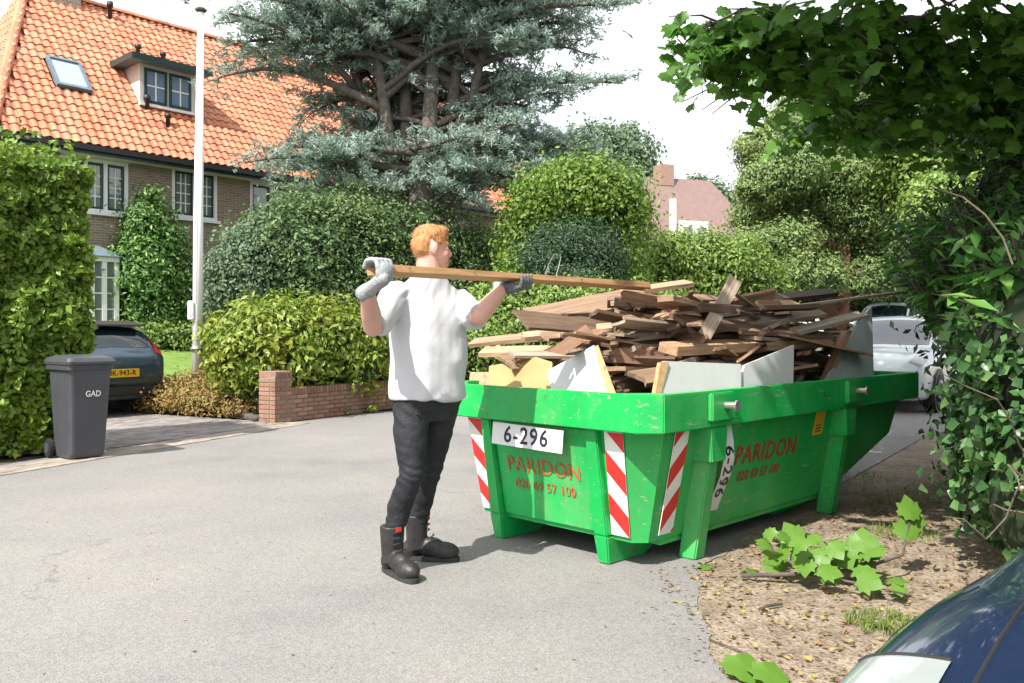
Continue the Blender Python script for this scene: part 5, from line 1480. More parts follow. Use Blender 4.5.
class Car:
    def __init__(s, name, label, paint, loc, heading, st=HATCH, hs=1.0, ws=1.0, mirrors=True, arches=True):
        s.root = thing(name, label, 'car', loc, heading)
        s.S = np.array([[(x, y, z) for y, z in s.sec(r, hs, ws)] for r in st for x in [r[0]]])
        s.ns, s.nt = s.S.shape[:2]
        s.paint = paint; s.body(); s.hs = hs; s.ws = ws; s.st = st
        s.wheels(arches=arches)
        if mirrors: s.mirrors()
    @staticmethod
    def sec(r, hs, ws):
        x, zb, zbelt, zt, w, wt = r; zb, zbelt, zt, w, wt = zb, zbelt * hs, zt * hs, w * ws, wt * ws
        return [(0, zb), (.80 * w, zb), (.955 * w, zb + .10), (1.0 * w, zb + (zbelt - zb) * .55), (.985 * w, zbelt), (wt + (w - wt) * .10, zt - (zt - zbelt) * .14), (.66 * wt, zt - .018), (0, zt)]
    def pt(s, a, t, side=1):
        row = crom(np.array([crom(s.S[i], t) for i in range(s.ns)]), a)
        return Vector((row[0], row[1] * side, row[2]))
    def nrm(s, a, t, side):
        e = .04
        da = s.pt(min(a + e, s.ns - 1), t, side) - s.pt(max(a - e, 0), t, side)
        dt = s.pt(a, min(t + e, s.nt - 1), side) - s.pt(a, max(t - e, 0), side)
        n = da.cross(dt)
        n = n.normalized() if n.length > 1e-9 else Vector((0, 0, 1))
        c = Vector((0, 0, .7)); p = s.pt(a, t, side)
        return n if n.dot(p - Vector((p.x * .8, 0, .6))) > 0 else -n
    def body(s):
        na, nt_ = (s.ns - 1) * 5, (s.nt - 1) * 4
        mb = MB()
        for side in (1, -1):
            o = len(mb.v)
            G = np.array([[crom(s.S[i], t * (s.nt - 1) / nt_) for t in range(nt_ + 1)] for i in range(s.ns)])
            for a in range(na + 1):
                r = crom(G, a * (s.ns - 1) / na)
                for p in r: mb.v.append((p[0], p[1] * side, p[2]))
            for a in range(na):
                for t in range(nt_):
                    q = o + a * (nt_ + 1) + t
                    f = (q, q + 1, q + nt_ + 2, q + nt_ + 1)
                    mb.f.append(f if side == 1 else f[::-1])
            for a_ in (0, na):
                mb.f.append(tuple(o + a_ * (nt_ + 1) + t for t in range(nt_ + 1)))
        me = mb.mesh('body', recalc=False)
        bm = bmesh.new(); bm.from_mesh(me); bmesh.ops.remove_doubles(bm, verts=bm.verts, dist=1e-4); bmesh.ops.recalc_face_normals(bm, faces=bm.faces); bm.to_mesh(me); bm.free()
        s.b = link('body', me, s.paint, s.root, smooth=True)
    def patch(s, name, a0, a1, t0, t1, mat, side=1, off=.006, par=None, na=10, nt_=6, both=False, skew=0.0):
        mb = MB()
        for sd in ((1, -1) if both else (side,)):
            o = len(mb.v)
            for i in range(na + 1):
                for j in range(nt_ + 1):
                    t = t0 + (t1 - t0) * j / nt_
                    a = a0 + (a1 - a0) * i / na + skew * (j / nt_) * (1 - 2 * i / na)
                    mb.v.append(tuple(s.pt(a, t, sd) + s.nrm(a, t, sd) * off))
            for i in range(na):
                for j in range(nt_):
                    q = o + i * (nt_ + 1) + j; f = (q, q + 1, q + nt_ + 2, q + nt_ + 1)
                    mb.f.append(f if sd == 1 else f[::-1])
        if both:
            me = mb.mesh(name, recalc=False); bm = bmesh.new(); bm.from_mesh(me); bmesh.ops.remove_doubles(bm, verts=bm.verts, dist=2e-3); bm.to_mesh(me); bm.free()
            return link(name, me, mat, par or s.root, smooth=True)
        return part(name, mb, mat, par or s.root, smooth=True, recalc=False)
    def windows(s, ws_=(6.12, 6.93), rear=(2.15, 3.0)):
        s.patch('windscreen', ws_[0], ws_[1], 5.12, 7, M['car_glass'], both=True)
        s.patch('rear_window', rear[0], rear[1], 5.1, 7, M['car_glass'], both=True)
        for sd in (1, -1):
            s.patch('side_window', 3.25, 4.45, 4.1, 4.86, M['car_glass'], sd, skew=.1)
            s.patch('side_window', 4.55, 5.45, 4.1, 4.86, M['car_glass'], sd)
            s.patch('side_window', 5.52, 6.55, 4.1, 4.86, M['car_glass'], sd, skew=-.15)
    def wheels(s, xs=(-1.28, 1.30), arches=True):
        for x in xs:
            for sd in (1, -1):
                y = sd * .80 * s.ws
                if arches:
                    mb = MB(); mb.disc((x, y + sd * .075, .33), (0, 1, 0), .37, .06, 28); part('wheel_arch', mb, M['trim'], s.root)
                mb = MB(); mb.disc((x, y + sd * .01, .315), (0, 1, 0), .315, .215, 30); w = part('tyre', mb, M['rubber'], s.root, bevel=.02)
                mb = MB(); mb.disc((x, y + sd * .112, .315), (0, 1, 0), .205, .012, 24, )
                for k in range(5):
                    a = k * 1.2566; c = Vector((x + math.cos(a) * .1, y + sd * .122, .315 + math.sin(a) * .1)); mb.box(c, (.17, .02, .045), Matrix.Rotation(-a, 3, 'Y'))
                part('rim', mb, M['alloy'], w)
    def mirrors(s):
        for sd in (1, -1):
            mb = MB(); mb.ellipsoid((.62, sd * 1.0 * s.ws, .98 * s.hs), (.075, .11, .075)); m_ = part('mirror', mb, s.paint, s.root, smooth=True)
            mb = MB(); mb.tube([(.66, sd * .86 * s.ws, .93 * s.hs), (.64, sd * .96 * s.ws, .95 * s.hs)], .025, 6); part('mirror_arm', mb, M['trim'], m_)

# car in the driveway, seen from behind
hd = math.atan2(.50, -.866)
ca = Car('hatchback_car', 'slate blue hatchback parked in the driveway, seen from behind', M['car_blue'], (-7.72, 13.78, 0.01), hd)
ca.windows()
for sd in (1, -1):
    ca.patch('tail_lamp', 1.55, 3.05, 4.35, 5.02, M['lamp_red'], sd, .012, nt_=4)
    ca.patch('reflector', .65, 1.0, 2.75, 3.1, M['lamp_red'], sd, .014, na=4, nt_=3)
ca.patch('lower_bumper', .05, 1.9, .9, 2.35, M['trim'], both=True, off=.012)
mb = MB(); mb.bounds((-2.19, -.30, .60), (-2.172, .30, .72)); np_ = part('number_plate', mb, M['plate_yellow'], ca.root)
lettering('plate_number', 'HK-943-R', .115, basis(Vector((-2.1925, 0, .66)), (0, -1, 0), (0, 0, 1)), M['ink'], np_, 1.05, .98)
mb = MB(); mb.bounds((-2.172, -.70, .56), (-2.1, .70, .76)); part('bumper', mb, M['car_blue'], ca.root, bevel=.03)
mb = MB(); mb.bounds((-2.17, -.68, .30), (-2.06, .68, .50)); part('diffuser', mb, M['trim'], ca.root, bevel=.04)
mb = MB(); mb.tube([(-2.0, -.58, .36), (-2.19, -.58, .36)], .045, 14); part('exhaust', mb, M['alloy'], ca.root)
mb = MB(); mb.hexa([(-1.98, -.56, 1.36), (-1.6, -.58, 1.40), (-1.6, .58, 1.40), (-1.98, .56, 1.36)], [(-1.97, -.55, 1.39), (-1.6, -.57, 1.45), (-1.6, .57, 1.45), (-1.97, .55, 1.39)]); part('spoiler', mb, M['trim'], ca.root, bevel=.01)

# parked cars beyond the skip
hd2 = math.atan2(-.788, -.616)
cw = Car('white_car', 'white car facing the camera, parked behind the right end of the skip', M['car_white'], (6.95, 15.2, 0.0), hd2, hs=1.08)
cw.windows()
for sd in (1, -1):
    cw.patch('headlamp', 8.3, 9.3, 4.15, 5.0, M['lamp_clear'], sd, .008)
cw.patch('grille', 9.6, 9.98, 2.2, 4.0, M['trim'], both=True, off=.01)
hd3 = math.atan2(.788, .616)
cs = Car('silver_car', 'silver car with red tail lamp parked farther along behind the white car', M['car_silver'], (10.6, 20.2, 0), hd3, hs=1.25)
cs.windows()
for sd in (1, -1): cs.patch('tail_lamp', 1.2, 2.6, 4.0, 4.95, M['lamp_red'], sd, .012, nt_=4)
cs.patch('lower_bumper', .05, 1.5, .9, 2.2, M['trim'], both=True, off=.012)
cv = Car('pale_van', 'tall pale vehicle farthest down the street above the white car', M['car_white'], (12.2, 27.5, 0), hd2, hs=1.55, ws=1.05)
cv.windows()

# dark car in the foreground corner
hf = math.atan2(-.682, -.731)
cf = Car('dark_car', 'dark blue car bonnet with pale headlamp in the lower right corner', M['car_dark'], (2.455, 2.13, 0), hf, st=LOW, hs=.955, mirrors=False, arches=False)
cf.windows(ws_=(6.12, 6.9))
for sd in (1, -1):
    h_ = cf.patch('headlamp', 8.5, 9.55, 4.02, 5.0, M['lamp_clear'], sd, .006, na=18, nt_=10)
    cf.patch('lamp_reflector', 8.75, 9.4, 4.2, 4.85, M['alloy'], sd, .008, na=10, nt_=8)
    # bonnet shut line
    pts = [cf.pt(7.0 + 2.6 * k / 26, 5.25, sd) + cf.nrm(7.0 + 2.6 * k / 26, 5.25, sd) * .001 for k in range(27)]
    mb = MB(); mb.tube(pts, .004, 6); part('shut_line', mb, M['trim'], cf.root)
    pts = [cf.pt(8.5, 4.02 + .98 * k / 8, sd) + cf.nrm(8.5, 4.02 + .98 * k / 8, sd) * .006 for k in range(9)]
    mb = MB(); mb.tube(pts, .0045, 6); part('lamp_seal', mb, M['rubber'], cf.root)

# ------------------------------------------------------------------ maple overhead
LOBE = [(0, -.42), (.13, -.34), (.32, -.37), (.32, -.22), (.52, -.04), (.41, .05), (.45, .29), (.29, .25), (.19, .38), (0, .57)]
OUT = LOBE + [(-x, y) for x, y in LOBE[-2:0:-1]]
LV = [(0, 0, 0.0)] + [(x, y, -.16 * (abs(x) * 1.6) ** 2 - .22 * max(0, y) ** 2 + .03 * math.sin(9 * y + 5 * x)) for x, y in OUT]
LF = [(0, i + 1, (i + 1) % len(OUT) + 1) for i in range(len(OUT))]
LVa = np.array(LV); LFa = np.array(LF)
def orient(n, t):
    n = Vector(n).normalized(); t = Vector(t); t = (t - n * t.dot(n)).normalized(); b = t.cross(n)
    return Matrix(((b.x, t.x, n.x), (b.y, t.y, n.y), (b.z, t.z, n.z)))
maple = thing('maple_tree', 'maple tree whose leafy boughs overhang from the upper right', 'tree', (5.6, 5.2, 0))
mb0 = Vector((5.6, 5.2, 0))
br = MB()
br.tube([(0, 0, -.1), (.05, 0, 1.5), (0, 0.05, 3.0), (.1, 0, 5.5), (0.2, 0.2, 9)], [.36, .30, .26, .20, .06], 12)
part('trunk', br, M['bark'], maple, smooth=True)
boughs = [  # world points of bough axes
    [(5.6, 5.2, 2.7), (4.6, 5.6, 3.25), (3.4, 6.0, 3.5), (2.4, 6.2, 3.55), (1.2, 6.3, 3.5)],
    [(5.6, 5.2, 2.5), (4.9, 6.3, 3.0), (4.1, 6.9, 3.2), (3.2, 7.1, 3.2), (2.6, 7.0, 3.1)],
    [(5.6, 5.2, 3.0), (4.6, 5.0, 3.7), (3.2, 5.2, 4.2), (2.0, 5.4, 4.3)],
    [(5.6, 5.2, 3.2), (5.2, 6.6, 3.4), (4.6, 7.8, 3.4), (3.6, 8.3, 3.3)],
    [(5.6, 5.2, 4.0), (4.4, 6.0, 5.0), (3.4, 6.6, 5.4)],
    [(5.6, 5.2, 2.8), (4.6, 6.2, 3.35), (3.5, 6.6, 3.5), (2.6, 6.7, 3.45), (1.9, 6.6, 3.3)],
    [(5.6, 5.2, 2.3), (5.0, 5.6, 2.5), (4.4, 6.0, 2.45), (4.0, 6.3, 2.3)],
]
bb = MB(); spots = []
for bi, B in enumerate(boughs):
    Bv = [Vector(p) - mb0 for p in B]
    bb.tube(Bv, [.070 * (1 - .92 * (i / (len(Bv) - 1)) ** .7) for i in range(len(Bv))], 7)
    nt3 = 64 if bi < 4 else 44
    for k in range(nt3 + 16):
        f = .22 + .78 * (k + rng.random()) / nt3 if k < nt3 else rng.uniform(.88, 1.0)
        p = along(Bv, min(f, .999)); a = rng.uniform(0, 2 * math.pi)
        d = Vector((math.cos(a), math.sin(a), rng.uniform(-.55, .35))); L = rng.uniform(.3, .85)
        e = p + d * L + Vector((0, 0, -.12))
        wq = e + mb0; epx = 512 + F_PX * wq.x / wq.y; epy = HZ - F_PX * (wq.z - CAM_H) / wq.y
        if epx < 625 or epy > np.interp(epx, [600, 640, 690, 745, 850, 935, 1024, 1100], [30, 75, 110, 140, 150, 162, 172, 180]): continue
        bb.tube([p, p.lerp(e, .5) + Vector((0, 0, .05)), e], [.012, .008, .004], 4, cap=False)
        for m_ in range(rng.integers(16, 26)):
            g = rng.uniform(.15, 1.08); q = p.lerp(e, g) + Vector((rng.normal(0, .10), rng.normal(0, .10), -.07 + rng.normal(0, .08)))
            spots.append((q, d))
part('branches', bb, M['bark'], maple, smooth=True, recalc=False)
lv = []
for q, d in spots:
    w_ = q + mb0
    px = 512 + F_PX * w_.x / w_.y; py = HZ - F_PX * (w_.z - CAM_H) / w_.y
    # the outline of the bough as it hangs: higher towards its tip
    lim = np.interp(px, [600, 640, 690, 745, 850, 935, 1024, 1100], [36, 88, 120, 150, 152, 168, 180, 192]) + 50 * noise.noise(Vector((px * .016, 3.1, 0))) + 22 * noise.noise(Vector((px * .06, 8, 0))) + rng.normal(0, 6)
    vis = -10 < px < 1034 and -10 < py < 690
    if py > lim: continue
    if px < 618: continue
    if noise.noise(w_ * 1.5) + .35 * noise.noise(w_ * 4) < -.22: continue
    lv.append((0 if vis else 1, w_.length, q, d))
lv.sort(key=lambda k: (k[0], k[1]))
lme_ = bpy.data.meshes.new('maple_leaf'); lme_.from_pydata(LV, [], LF); lme_.polygons.foreach_set('use_smooth', [True] * len(LF)); lme_.materials.append(M['l_maple'])
RV, RT = [], []
for k, (iv, dist, q, d) in enumerate(lv):
    n = Vector((rng.normal(-.1, .55), rng.normal(0, .5) - .45, .65)); t = Vector((d.x * .5 + rng.normal(0, .5), d.y * .5 + rng.normal(0, .5), -.85))
    O3 = orient(n, t); s_ = rng.uniform(.085, .165)
    if k < 300:
        o_ = link('leaf', lme_, None, maple); o_.matrix_local = Matrix.Translation(q) @ (O3 * s_).to_4x4()
    else:
        V_ = (LVa * s_) @ np.array(O3).T + np.array(q); RT.append(LFa + len(RV) * len(LVa)); RV.append(V_)
RV = np.concatenate(RV); RT = np.concatenate(RT)
tri_mesh('leaves_beyond', RV, RT, M['l_maple'], maple, 'stuff')
# upper crown, out of the picture, its masses placed to shade the skip and street end
bl = [((2.9, 6.7, 5.9), (1.7, 1.4, .6)), ((0.75, 3.4, 5.0), (.8, .9, .4)), ((1.9, 4.4, 5.3), (1.2, 1.1, .5)), ((3.6, 3.9, 5.9), (1.7, 1.3, .8)), ((3.2, 8.6, 6.6), (1.8, 1.6, .7)), ((5.0, 10.5, 7.4), (2.2, 2, 1)), ((6.0, 6.5, 7.8), (2.4, 2.2, 1.4)), ((7.0, 9.0, 7.8), (2.6, 2.6, 1.4)), ((6.6, 4.0, 4.6), (1.8, 2.2, 2.2)), ((8.2, 7.0, 4.4), (1.8, 2.4, 2.4)), ((1.3, 2.2, 5.2), (.5, .5, .25))]
P, N = clumps(rel(bl, mb0), 2600, 16, .3, .5, .7, .6)
leaves('crown', P, N, .22, .75, M['l_maple'], maple, .5)

# ------------------------------------------------------------------ thicket on the right
b = []
for x, y, z, r in ((2.75, 4.15, .5, .42), (3.0, 4.6, .55, .5), (3.3, 5.1, .6, .52), (3.55, 5.6, .65, .55), (3.85, 6.1, .7, .55), (4.1, 6.6, .75, .55), (4.4, 7.2, .75, .55), (2.75, 4.3, 1.1, .4), (3.2, 4.9, 1.25, .45), (3.7, 5.6, 1.3, .5), (4.2, 6.4, 1.3, .5), (4.7, 7.6, .9, .6), (5.2, 8.4, .9, .65), (5.8, 9.2, 1.0, .7)):
    b.append(((x + float(np.interp(y, [4.2, 6.0, 7.2], [-.05, .05, .42])), y, z), (r, r, r * 1.15)))
ivy = shrub('ivy_thicket', 'tangled dark ivy thicket along the verge right of the skip', 'shrub', (3.7, 5.6, 0), b, 2000, 22, .085, .07, .8, M['l_ivy'], corefac=.8, shell=.8, droop=.6)
vb = MB()
for k in range(30):
    c = b[rng.integers(11)][0]; p = Vector(c) + Vector((-.42, -.42, rng.uniform(-.3, .5)))
    pts = [p]; d = Vector((rng.normal(-.3, .4), rng.normal(-.2, .4), rng.normal(0, .6)))
    for i in range(5):
        d = d * .8 + Vector((rng.normal(0, .25), rng.normal(0, .25), rng.normal(-.05, .25))); pts.append(pts[-1] + d.normalized() * .13)
    pts = [Vector((q.x, q.y, max(.05, q.z))) - Vector((3.7, 5.6, 0)) for q in pts]
    vb.tube(pts, [.0045, .0045, .004, .0035, .003, .002], 5, cap=False)
o = part('vines', vb, M['twig'], ivy, recalc=False); o['kind'] = 'stuff'
# near laurel with big glossy leaves at the picture edge
def long_leaf_bush(name, label, base, tips, nleaf, lsize, asp, mat, droop=.35):
    t = thing(name, label, 'shrub', base)
    tb = MB(); P = []; N = []; T = []
    bv = Vector(base)
    for (x, y, z) in tips:
        e = Vector((x, y, z)) - bv; st = Vector((e.x * .35 + .3, e.y * .35 + .2, 0)); m_ = st.lerp(e, .55) + Vector((0, 0, .12))
        tb.tube([st, m_, e], [.016, .011, .005], 5, cap=False)
        for k in range(nleaf):
            f = rng.uniform(.55, 1.02); c = m_.lerp(e, (f - .55) / .45)
            a = rng.uniform(0, 2 * math.pi); d = Vector((math.cos(a), math.sin(a), rng.uniform(-.35, .45)))
            P.append(tuple(c + d * lsize * .55)); T.append(tuple(d)); N.append((d.x * .2, d.y * .2 - .3, .9))
    part('stems', tb, M['bark'], t, recalc=False)
    leaves('crown', P, N, lsize, asp, mat, t, .25, .2, droop, tdir=np.array(T))
    return t
tips = []
for k in range(110):
    f = rng.random(); px = 955 + 110 * rng.random(); py = rng.uniform(225, 500); Y = rng.uniform(4.2, 5.0)
    if px < 975 and py > 330: continue
    p = at(px, py, Y); tips.append(tuple(p))
long_leaf_bush('cherry_laurel', 'glossy green laurel with long leaves at the right picture edge', (3.2, 4.9, 0), tips, 20, .15, .36, M['l_rhodo'])
tips = []
for k in range(190):
    px = rng.uniform(890, 1040); lo = np.interp(px, [890, 930, 1040], [225, 185, 140]); hi = np.interp(px, [890, 925, 945, 1040], [275, 292, 330, 400])
    p = at(px, rng.uniform(lo, hi), rng.uniform(6.2, 7.6)); tips.append(tuple(p))
long_leaf_bush('rhododendron', 'dark drooping rhododendron above the parked white car on the right', (4.9, 7.3, 0), tips, 24, .16, .28, M['l_rhodo'], .7)
b = blobs_px([(985, 260, 56, 60), (1030, 290, 60, 100), (985, 320, 40, 50), (1005, 390, 54, 90), (955, 260, 34, 40), (1040, 190, 60, 60)], 8.2, .3)
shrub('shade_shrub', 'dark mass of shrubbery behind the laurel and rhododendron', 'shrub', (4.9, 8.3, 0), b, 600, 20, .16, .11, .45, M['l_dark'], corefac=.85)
# weathered fence boards under the rhododendron
fz = thing('board_fence', 'dark weathered board fence half hidden by ivy under the rhododendron', 'fence', (4.02, 7.0, 0), math.atan2(.75, .66))
for k in range(9):
    mb = MB(); mb.box((k * .155, 0, .62 + rng.normal(0, .02)), (.145, .022, 1.24)); part('fence_board', mb, M['wood_dark'], fz)
for z in (.35, 1.05):
    mb = MB(); mb.box((.62, .035, z), (1.4, .045, .07)); part('rail', mb, M['wood_dark'], fz)

# ------------------------------------------------------------------ cut branch on the verge
cutb = Vector((1.60, 4.28, 0.0))
cut = thing('cut_branch', 'freshly cut maple branch with big bright leaves lying on the sandy verge', 'branch', tuple(cutb))
mb = MB(); mb.tube([(-.42, .1, .02), (-.15, .02, .05), (.15, 0, .08), (.42, .12, .12), (.5, .2, .30)], [.014, .013, .011, .008, .004], 6)
mb.tube([(-.1, .02, .05), (.1, -.2, .06), (.25, -.32, .05)], [.009, .007, .004], 5); mb.tube([(.1, 0, .08), (.05, .2, .14), (.15, .35, .1)], [.009, .007, .004], 5)
part('stem', mb, M['bark'], cut, smooth=True)
cme = bpy.data.meshes.new('leaf'); cme.from_pydata(LV, [], LF); cme.polygons.foreach_set('use_smooth', [True] * len(LF)); cme.materials.append(M['l_cut'])
for k in range(46):
    f = rng.random(); x = -.27 + .55 * f; y = rng.normal(0, .16) + .03; z = .05 + abs(rng.normal(0, .07)) + (.06 if abs(y) < .12 else 0)
    n = Vector((rng.normal(-.1, .4), rng.normal(-.45, .35), .8)); t = Vector((x * .5 + rng.normal(0, .6), y * 2 + rng.normal(0, .5), rng.normal(-.1, .3)))
    o_ = link('leaf', cme, None, cut); o_.matrix_local = Matrix.Translation((x, y, z)) @ (orient(n, t) * rng.uniform(.08, .165)).to_4x4()
for (x, y, z) in ((.5, .2, .34), (.47, .17, .24), (.53, .24, .27)):
    o_ = link('leaf', cme, None, cut); o_.matrix_local = Matrix.Translation((x, y, z)) @ (orient((rng.normal(0, .2), -.9, .4), (0, 0, 1)) * .15).to_4x4()
for k, (px, py, s_) in enumerate(((745, 676, .19), (770, 682, .16))):
    p = gnd(px, py); o_ = link('fallen_leaf', cme, None); o_.matrix_world = Matrix.Translation((p.x, p.y, .03)) @ (orient((.1, -.35, .9), (.3, .6, .1)) * s_).to_4x4()
    tag(o_, ['bright green maple leaf lying at the bottom edge of the picture', 'green maple leaf at the bottom edge, nearer the dark car'][k], 'leaf')
for k, (px, py) in enumerate(((749, 572), (706, 568), (880, 626))):
    p = gnd(px, py); o_ = link('fallen_leaf', cme, None); o_.matrix_world = Matrix.Translation((p.x, p.y, .012)) @ (orient((rng.normal(0, .15), rng.normal(0, .15), 1), (rng.normal(), rng.normal(), 0)) * .10).to_4x4()
    tag(o_, ['pale leaf lying flat on the sand in front of the cut branch', 'small leaf lying on the ground beside the near skip post', 'small leaf lying on the verge near the dark car'][k], 'leaf')
for k, (a, b_, r) in enumerate((((771, 548), (775, 572), .010), ((790, 545), (803, 566), .011), ((709, 640), (748, 655), .004), ((775, 578), (790, 570), .010), ((760, 612), (782, 606), .010))):
    A = gnd(*a); B = gnd(*b_); c = (A + B) / 2
    mb = MB(); mb.tube([A - c + Vector((0, 0, r)), Vector((rng.normal(0, .01), rng.normal(0, .01), r * 1.4)), B - c + Vector((0, 0, r * (1 if k > 1 else 6)))], [r, r * .9, r * .7], 6)
    o_ = part('twig', mb, M['bark'], None); o_.location = c
    tag(o_, ['short stub of twig standing out of the sand left of the cut branch', 'short dark stick leaning beside the cut branch', 'thin bent twig lying across the road edge', 'dark stick end lying among the cut leaves', 'dark piece of bark lying in front of the cut branch'][k], 'twig')
# litter and grass on the verge
n = 6500
y = rng.uniform(2.2, 9.5, n) ; x = .9 + (y - 4.5).clip(0) * .95 + rng.random(n) ** 1.2 * 3.2 + rng.normal(0, .1, n)
P = np.stack([x, y, .002 + .012 * rng.random(n)], 1)
leaves('leaf_litter', P, np.tile((0, 0, 1.0), (n, 1)), .032, .55, M['l_litter'], None, .25, .3, 0.0)
bpy.data.objects['leaf_litter']['kind'] = 'stuff'
gp = []
for (px, py, r, k) in ((885, 626, .16, 260), (905, 535, .22, 160), (860, 480, .3, 90), (890, 500, .35, 150)):
    c = gnd(px, py)
    a = rng.uniform(0, 2 * math.pi, k); rr = r * np.sqrt(rng.random(k)); gp.append(np.stack([c.x + rr * np.cos(a), c.y + rr * np.sin(a), np.full(k, .022)], 1))
gp = np.concatenate(gp); tt = np.stack([rng.normal(0, .35, len(gp)), rng.normal(0, .35, len(gp)), np.ones(len(gp))], 1)
leaves('verge_grass', gp, np.stack([rng.normal(0, 1, len(gp)), rng.normal(-.6, 1, len(gp)), np.full(len(gp), .1)], 1), .06, .10, M['l_grass'], None, .3, .1, 0, tdir=tt)
bpy.data.objects['verge_grass']['kind'] = 'stuff'
n = 500
x = rng.uniform(-3.5, 1.0, n); y = rng.uniform(2.3, 10, n)
P = np.stack([x, y, np.full(n, .004)], 1)[(rng.random(n) < .35)]
leaves('road_debris', P, np.tile((0, 0, 1.0), (len(P), 1)), .018, .5, M['l_litter'], None, .15, .2, 0.0)
bpy.data.objects['road_debris']['kind'] = 'stuff'

# ------------------------------------------------------------------ the man and the plank he carries
PB = Vector((-0.50, 4.58, 0))
fB = Vector((.64, -.77, 0)).normalized(); lB = Vector((.77, .64, 0)).normalized()
def erings(spec, grow=0.0, n=28):
    out = []
    for z, cx, cy, a, b in spec:
        r = []
        for k in range(n):
            th = 2 * math.pi * k / n; c_, s_ = math.cos(th), math.sin(th)
            ex = 2 / 2.3
            x = math.copysign(abs(c_) ** ex, c_) * (a + grow); y = math.copysign(abs(s_) ** ex, s_) * (b + grow)
            r.append(Vector((cx, cy, z)) + lB * x + fB * y - PB)
        out.append(r)
    return out
TORSO = [(.86, -.46, 4.585, .165, .13), (.93, -.458, 4.585, .19, .15), (1.02, -.452, 4.58, .195, .16), (1.12, -.446, 4.575, .195, .165), (1.22, -.446, 4.575, .198, .16), (1.33, -.450, 4.575, .205, .145), (1.43, -.454, 4.575, .205, .125), (1.505, -.457, 4.575, .175, .095), (1.555, -.455, 4.573, .105, .08), (1.59, -.452, 4.573, .078, .075)]
RS, RE, RW = Vector((-.60, 4.455, 1.485)), Vector((-.69, 4.22, 1.30)), Vector((-.682, 4.01, 1.468))
LS, LE, LW = Vector((-.305, 4.69, 1.455)), Vector((-.18, 4.50, 1.355)), Vector((-.045, 4.615, 1.515))
hf_ = Vector((.92, .39, 0)).normalized(); hl_ = Vector((-hf_.y, hf_.x, 0)); HC = Vector((-.4355, 4.57, 0))
HM = Matrix(((hf_.x, hl_.x, 0), (hf_.y, hl_.y, 0), (0, 0, 1)))
def hd_(a, s_, z): return HC + hf_ * a + hl_ * s_ + Vector((0, 0, z)) - PB
sk_ = MB()
sk_.loft(erings(TORSO, -.012))
sk_.capsule([Vector((-.452, 4.58, 1.47)) - PB, Vector((-.448, 4.575, 1.58)) - PB, hd_(-.01, 0, 1.68)], [.085, .075, .066], 14)
sk_.ellipsoid(hd_(-.008, 0, 1.745), (.097, .077, .104), HM, 24, 16)
sk_.ellipsoid(hd_(.034, 0, 1.692), (.060, .060, .082), HM, 20, 14)
sk_.ellipsoid(hd_(.066, 0, 1.640), (.030, .032, .026), HM)
sk_.capsule([hd_(.084, 0, 1.735), hd_(.100, 0, 1.708), hd_(.108, 0, 1.695)], [.012, .014, .015], 10)
sk_.ellipsoid(hd_(.076, 0, 1.750), (.022, .052, .013), HM)
sk_.ellipsoid(hd_(.088, 0, 1.668), (.014, .024, .012), HM)
for s_ in (-1, 1):
    sk_.ellipsoid(hd_(-.004, s_ * .079, 1.718), (.022, .013, .034), HM)
    sk_.ellipsoid(hd_(.062, s_ * .040, 1.695), (.026, .020, .026), HM)
for a, b, c in ((RS, RE, RW), (LS, LE, LW)):
    sk_.capsule([a - PB, a.lerp(b, .5) - PB, b - PB], [.062, .057, .050], 14)
    sk_.capsule([b - PB, b.lerp(c, .35) - PB, c - PB], [.050, .051, .034], 14)
    sk_.ellipsoid(c - PB, (.030, .030, .030))
LEGS = [([(-.53, 4.52, .90), (-.535, 4.475, .72), (-.525, 4.435, .53), (-.595, 4.475, .35), (-.63, 4.485, .13)], [.097, .083, .060, .059, .043]),
        ([(-.39, 4.655, .90), (-.415, 4.66, .72), (-.445, 4.675, .53), (-.50, 4.735, .34), (-.53, 4.762, .13)], [.099, .084, .060, .058, .043])]
for pts, rad in LEGS:
    sk_.capsule([Vector(p) - PB for p in pts], [r * .8 for r in rad], 12)
person = link('person', fuse(sk_, .0075, 3), M['skin'], None, smooth=True, loc=tuple(PB))
tag(person, 'ginger-haired person in white t-shirt and black jeans lifting a long plank into the skip', 'person')
# eyes, brows and mouth
for s_ in (-1, 1):
    mb = MB(); mb.ellipsoid(hd_(.0765, s_ * .031, 1.727), (.011, .012, .007), HM, 12, 8); e_ = part('eye', mb, M['white'], person, smooth=True)
    mb = MB(); mb.ellipsoid(hd_(.0862, s_ * .032, 1.727), (.003, .005, .005), HM, 10, 6); part('iris', mb, M['ink'], e_, smooth=True)
    mb = MB(); mb.capsule([hd_(.090, s_ * .016, 1.752), hd_(.084, s_ * .036, 1.757), hd_(.072, s_ * .052, 1.750)], .0055, 8); part('eyebrow', mb, M['hair'], person, smooth=True)
mb = MB(); mb.ellipsoid(hd_(.094, 0, 1.667), (.010, .022, .0045), HM, 14, 8); part('mouth', mb, pm('lips', (.42, .15, .12), .5, .1), person, smooth=True)
mb = MB(); mb.ellipsoid(hd_(.078, 0, 1.640), (.022, .030, .022), HM, 16, 10); me = fuse(mb, .005, 1); displace(me, lambda c, n: .003 * noise.noise(c * 140)); link('beard', me, M['hair'], person, smooth=True)
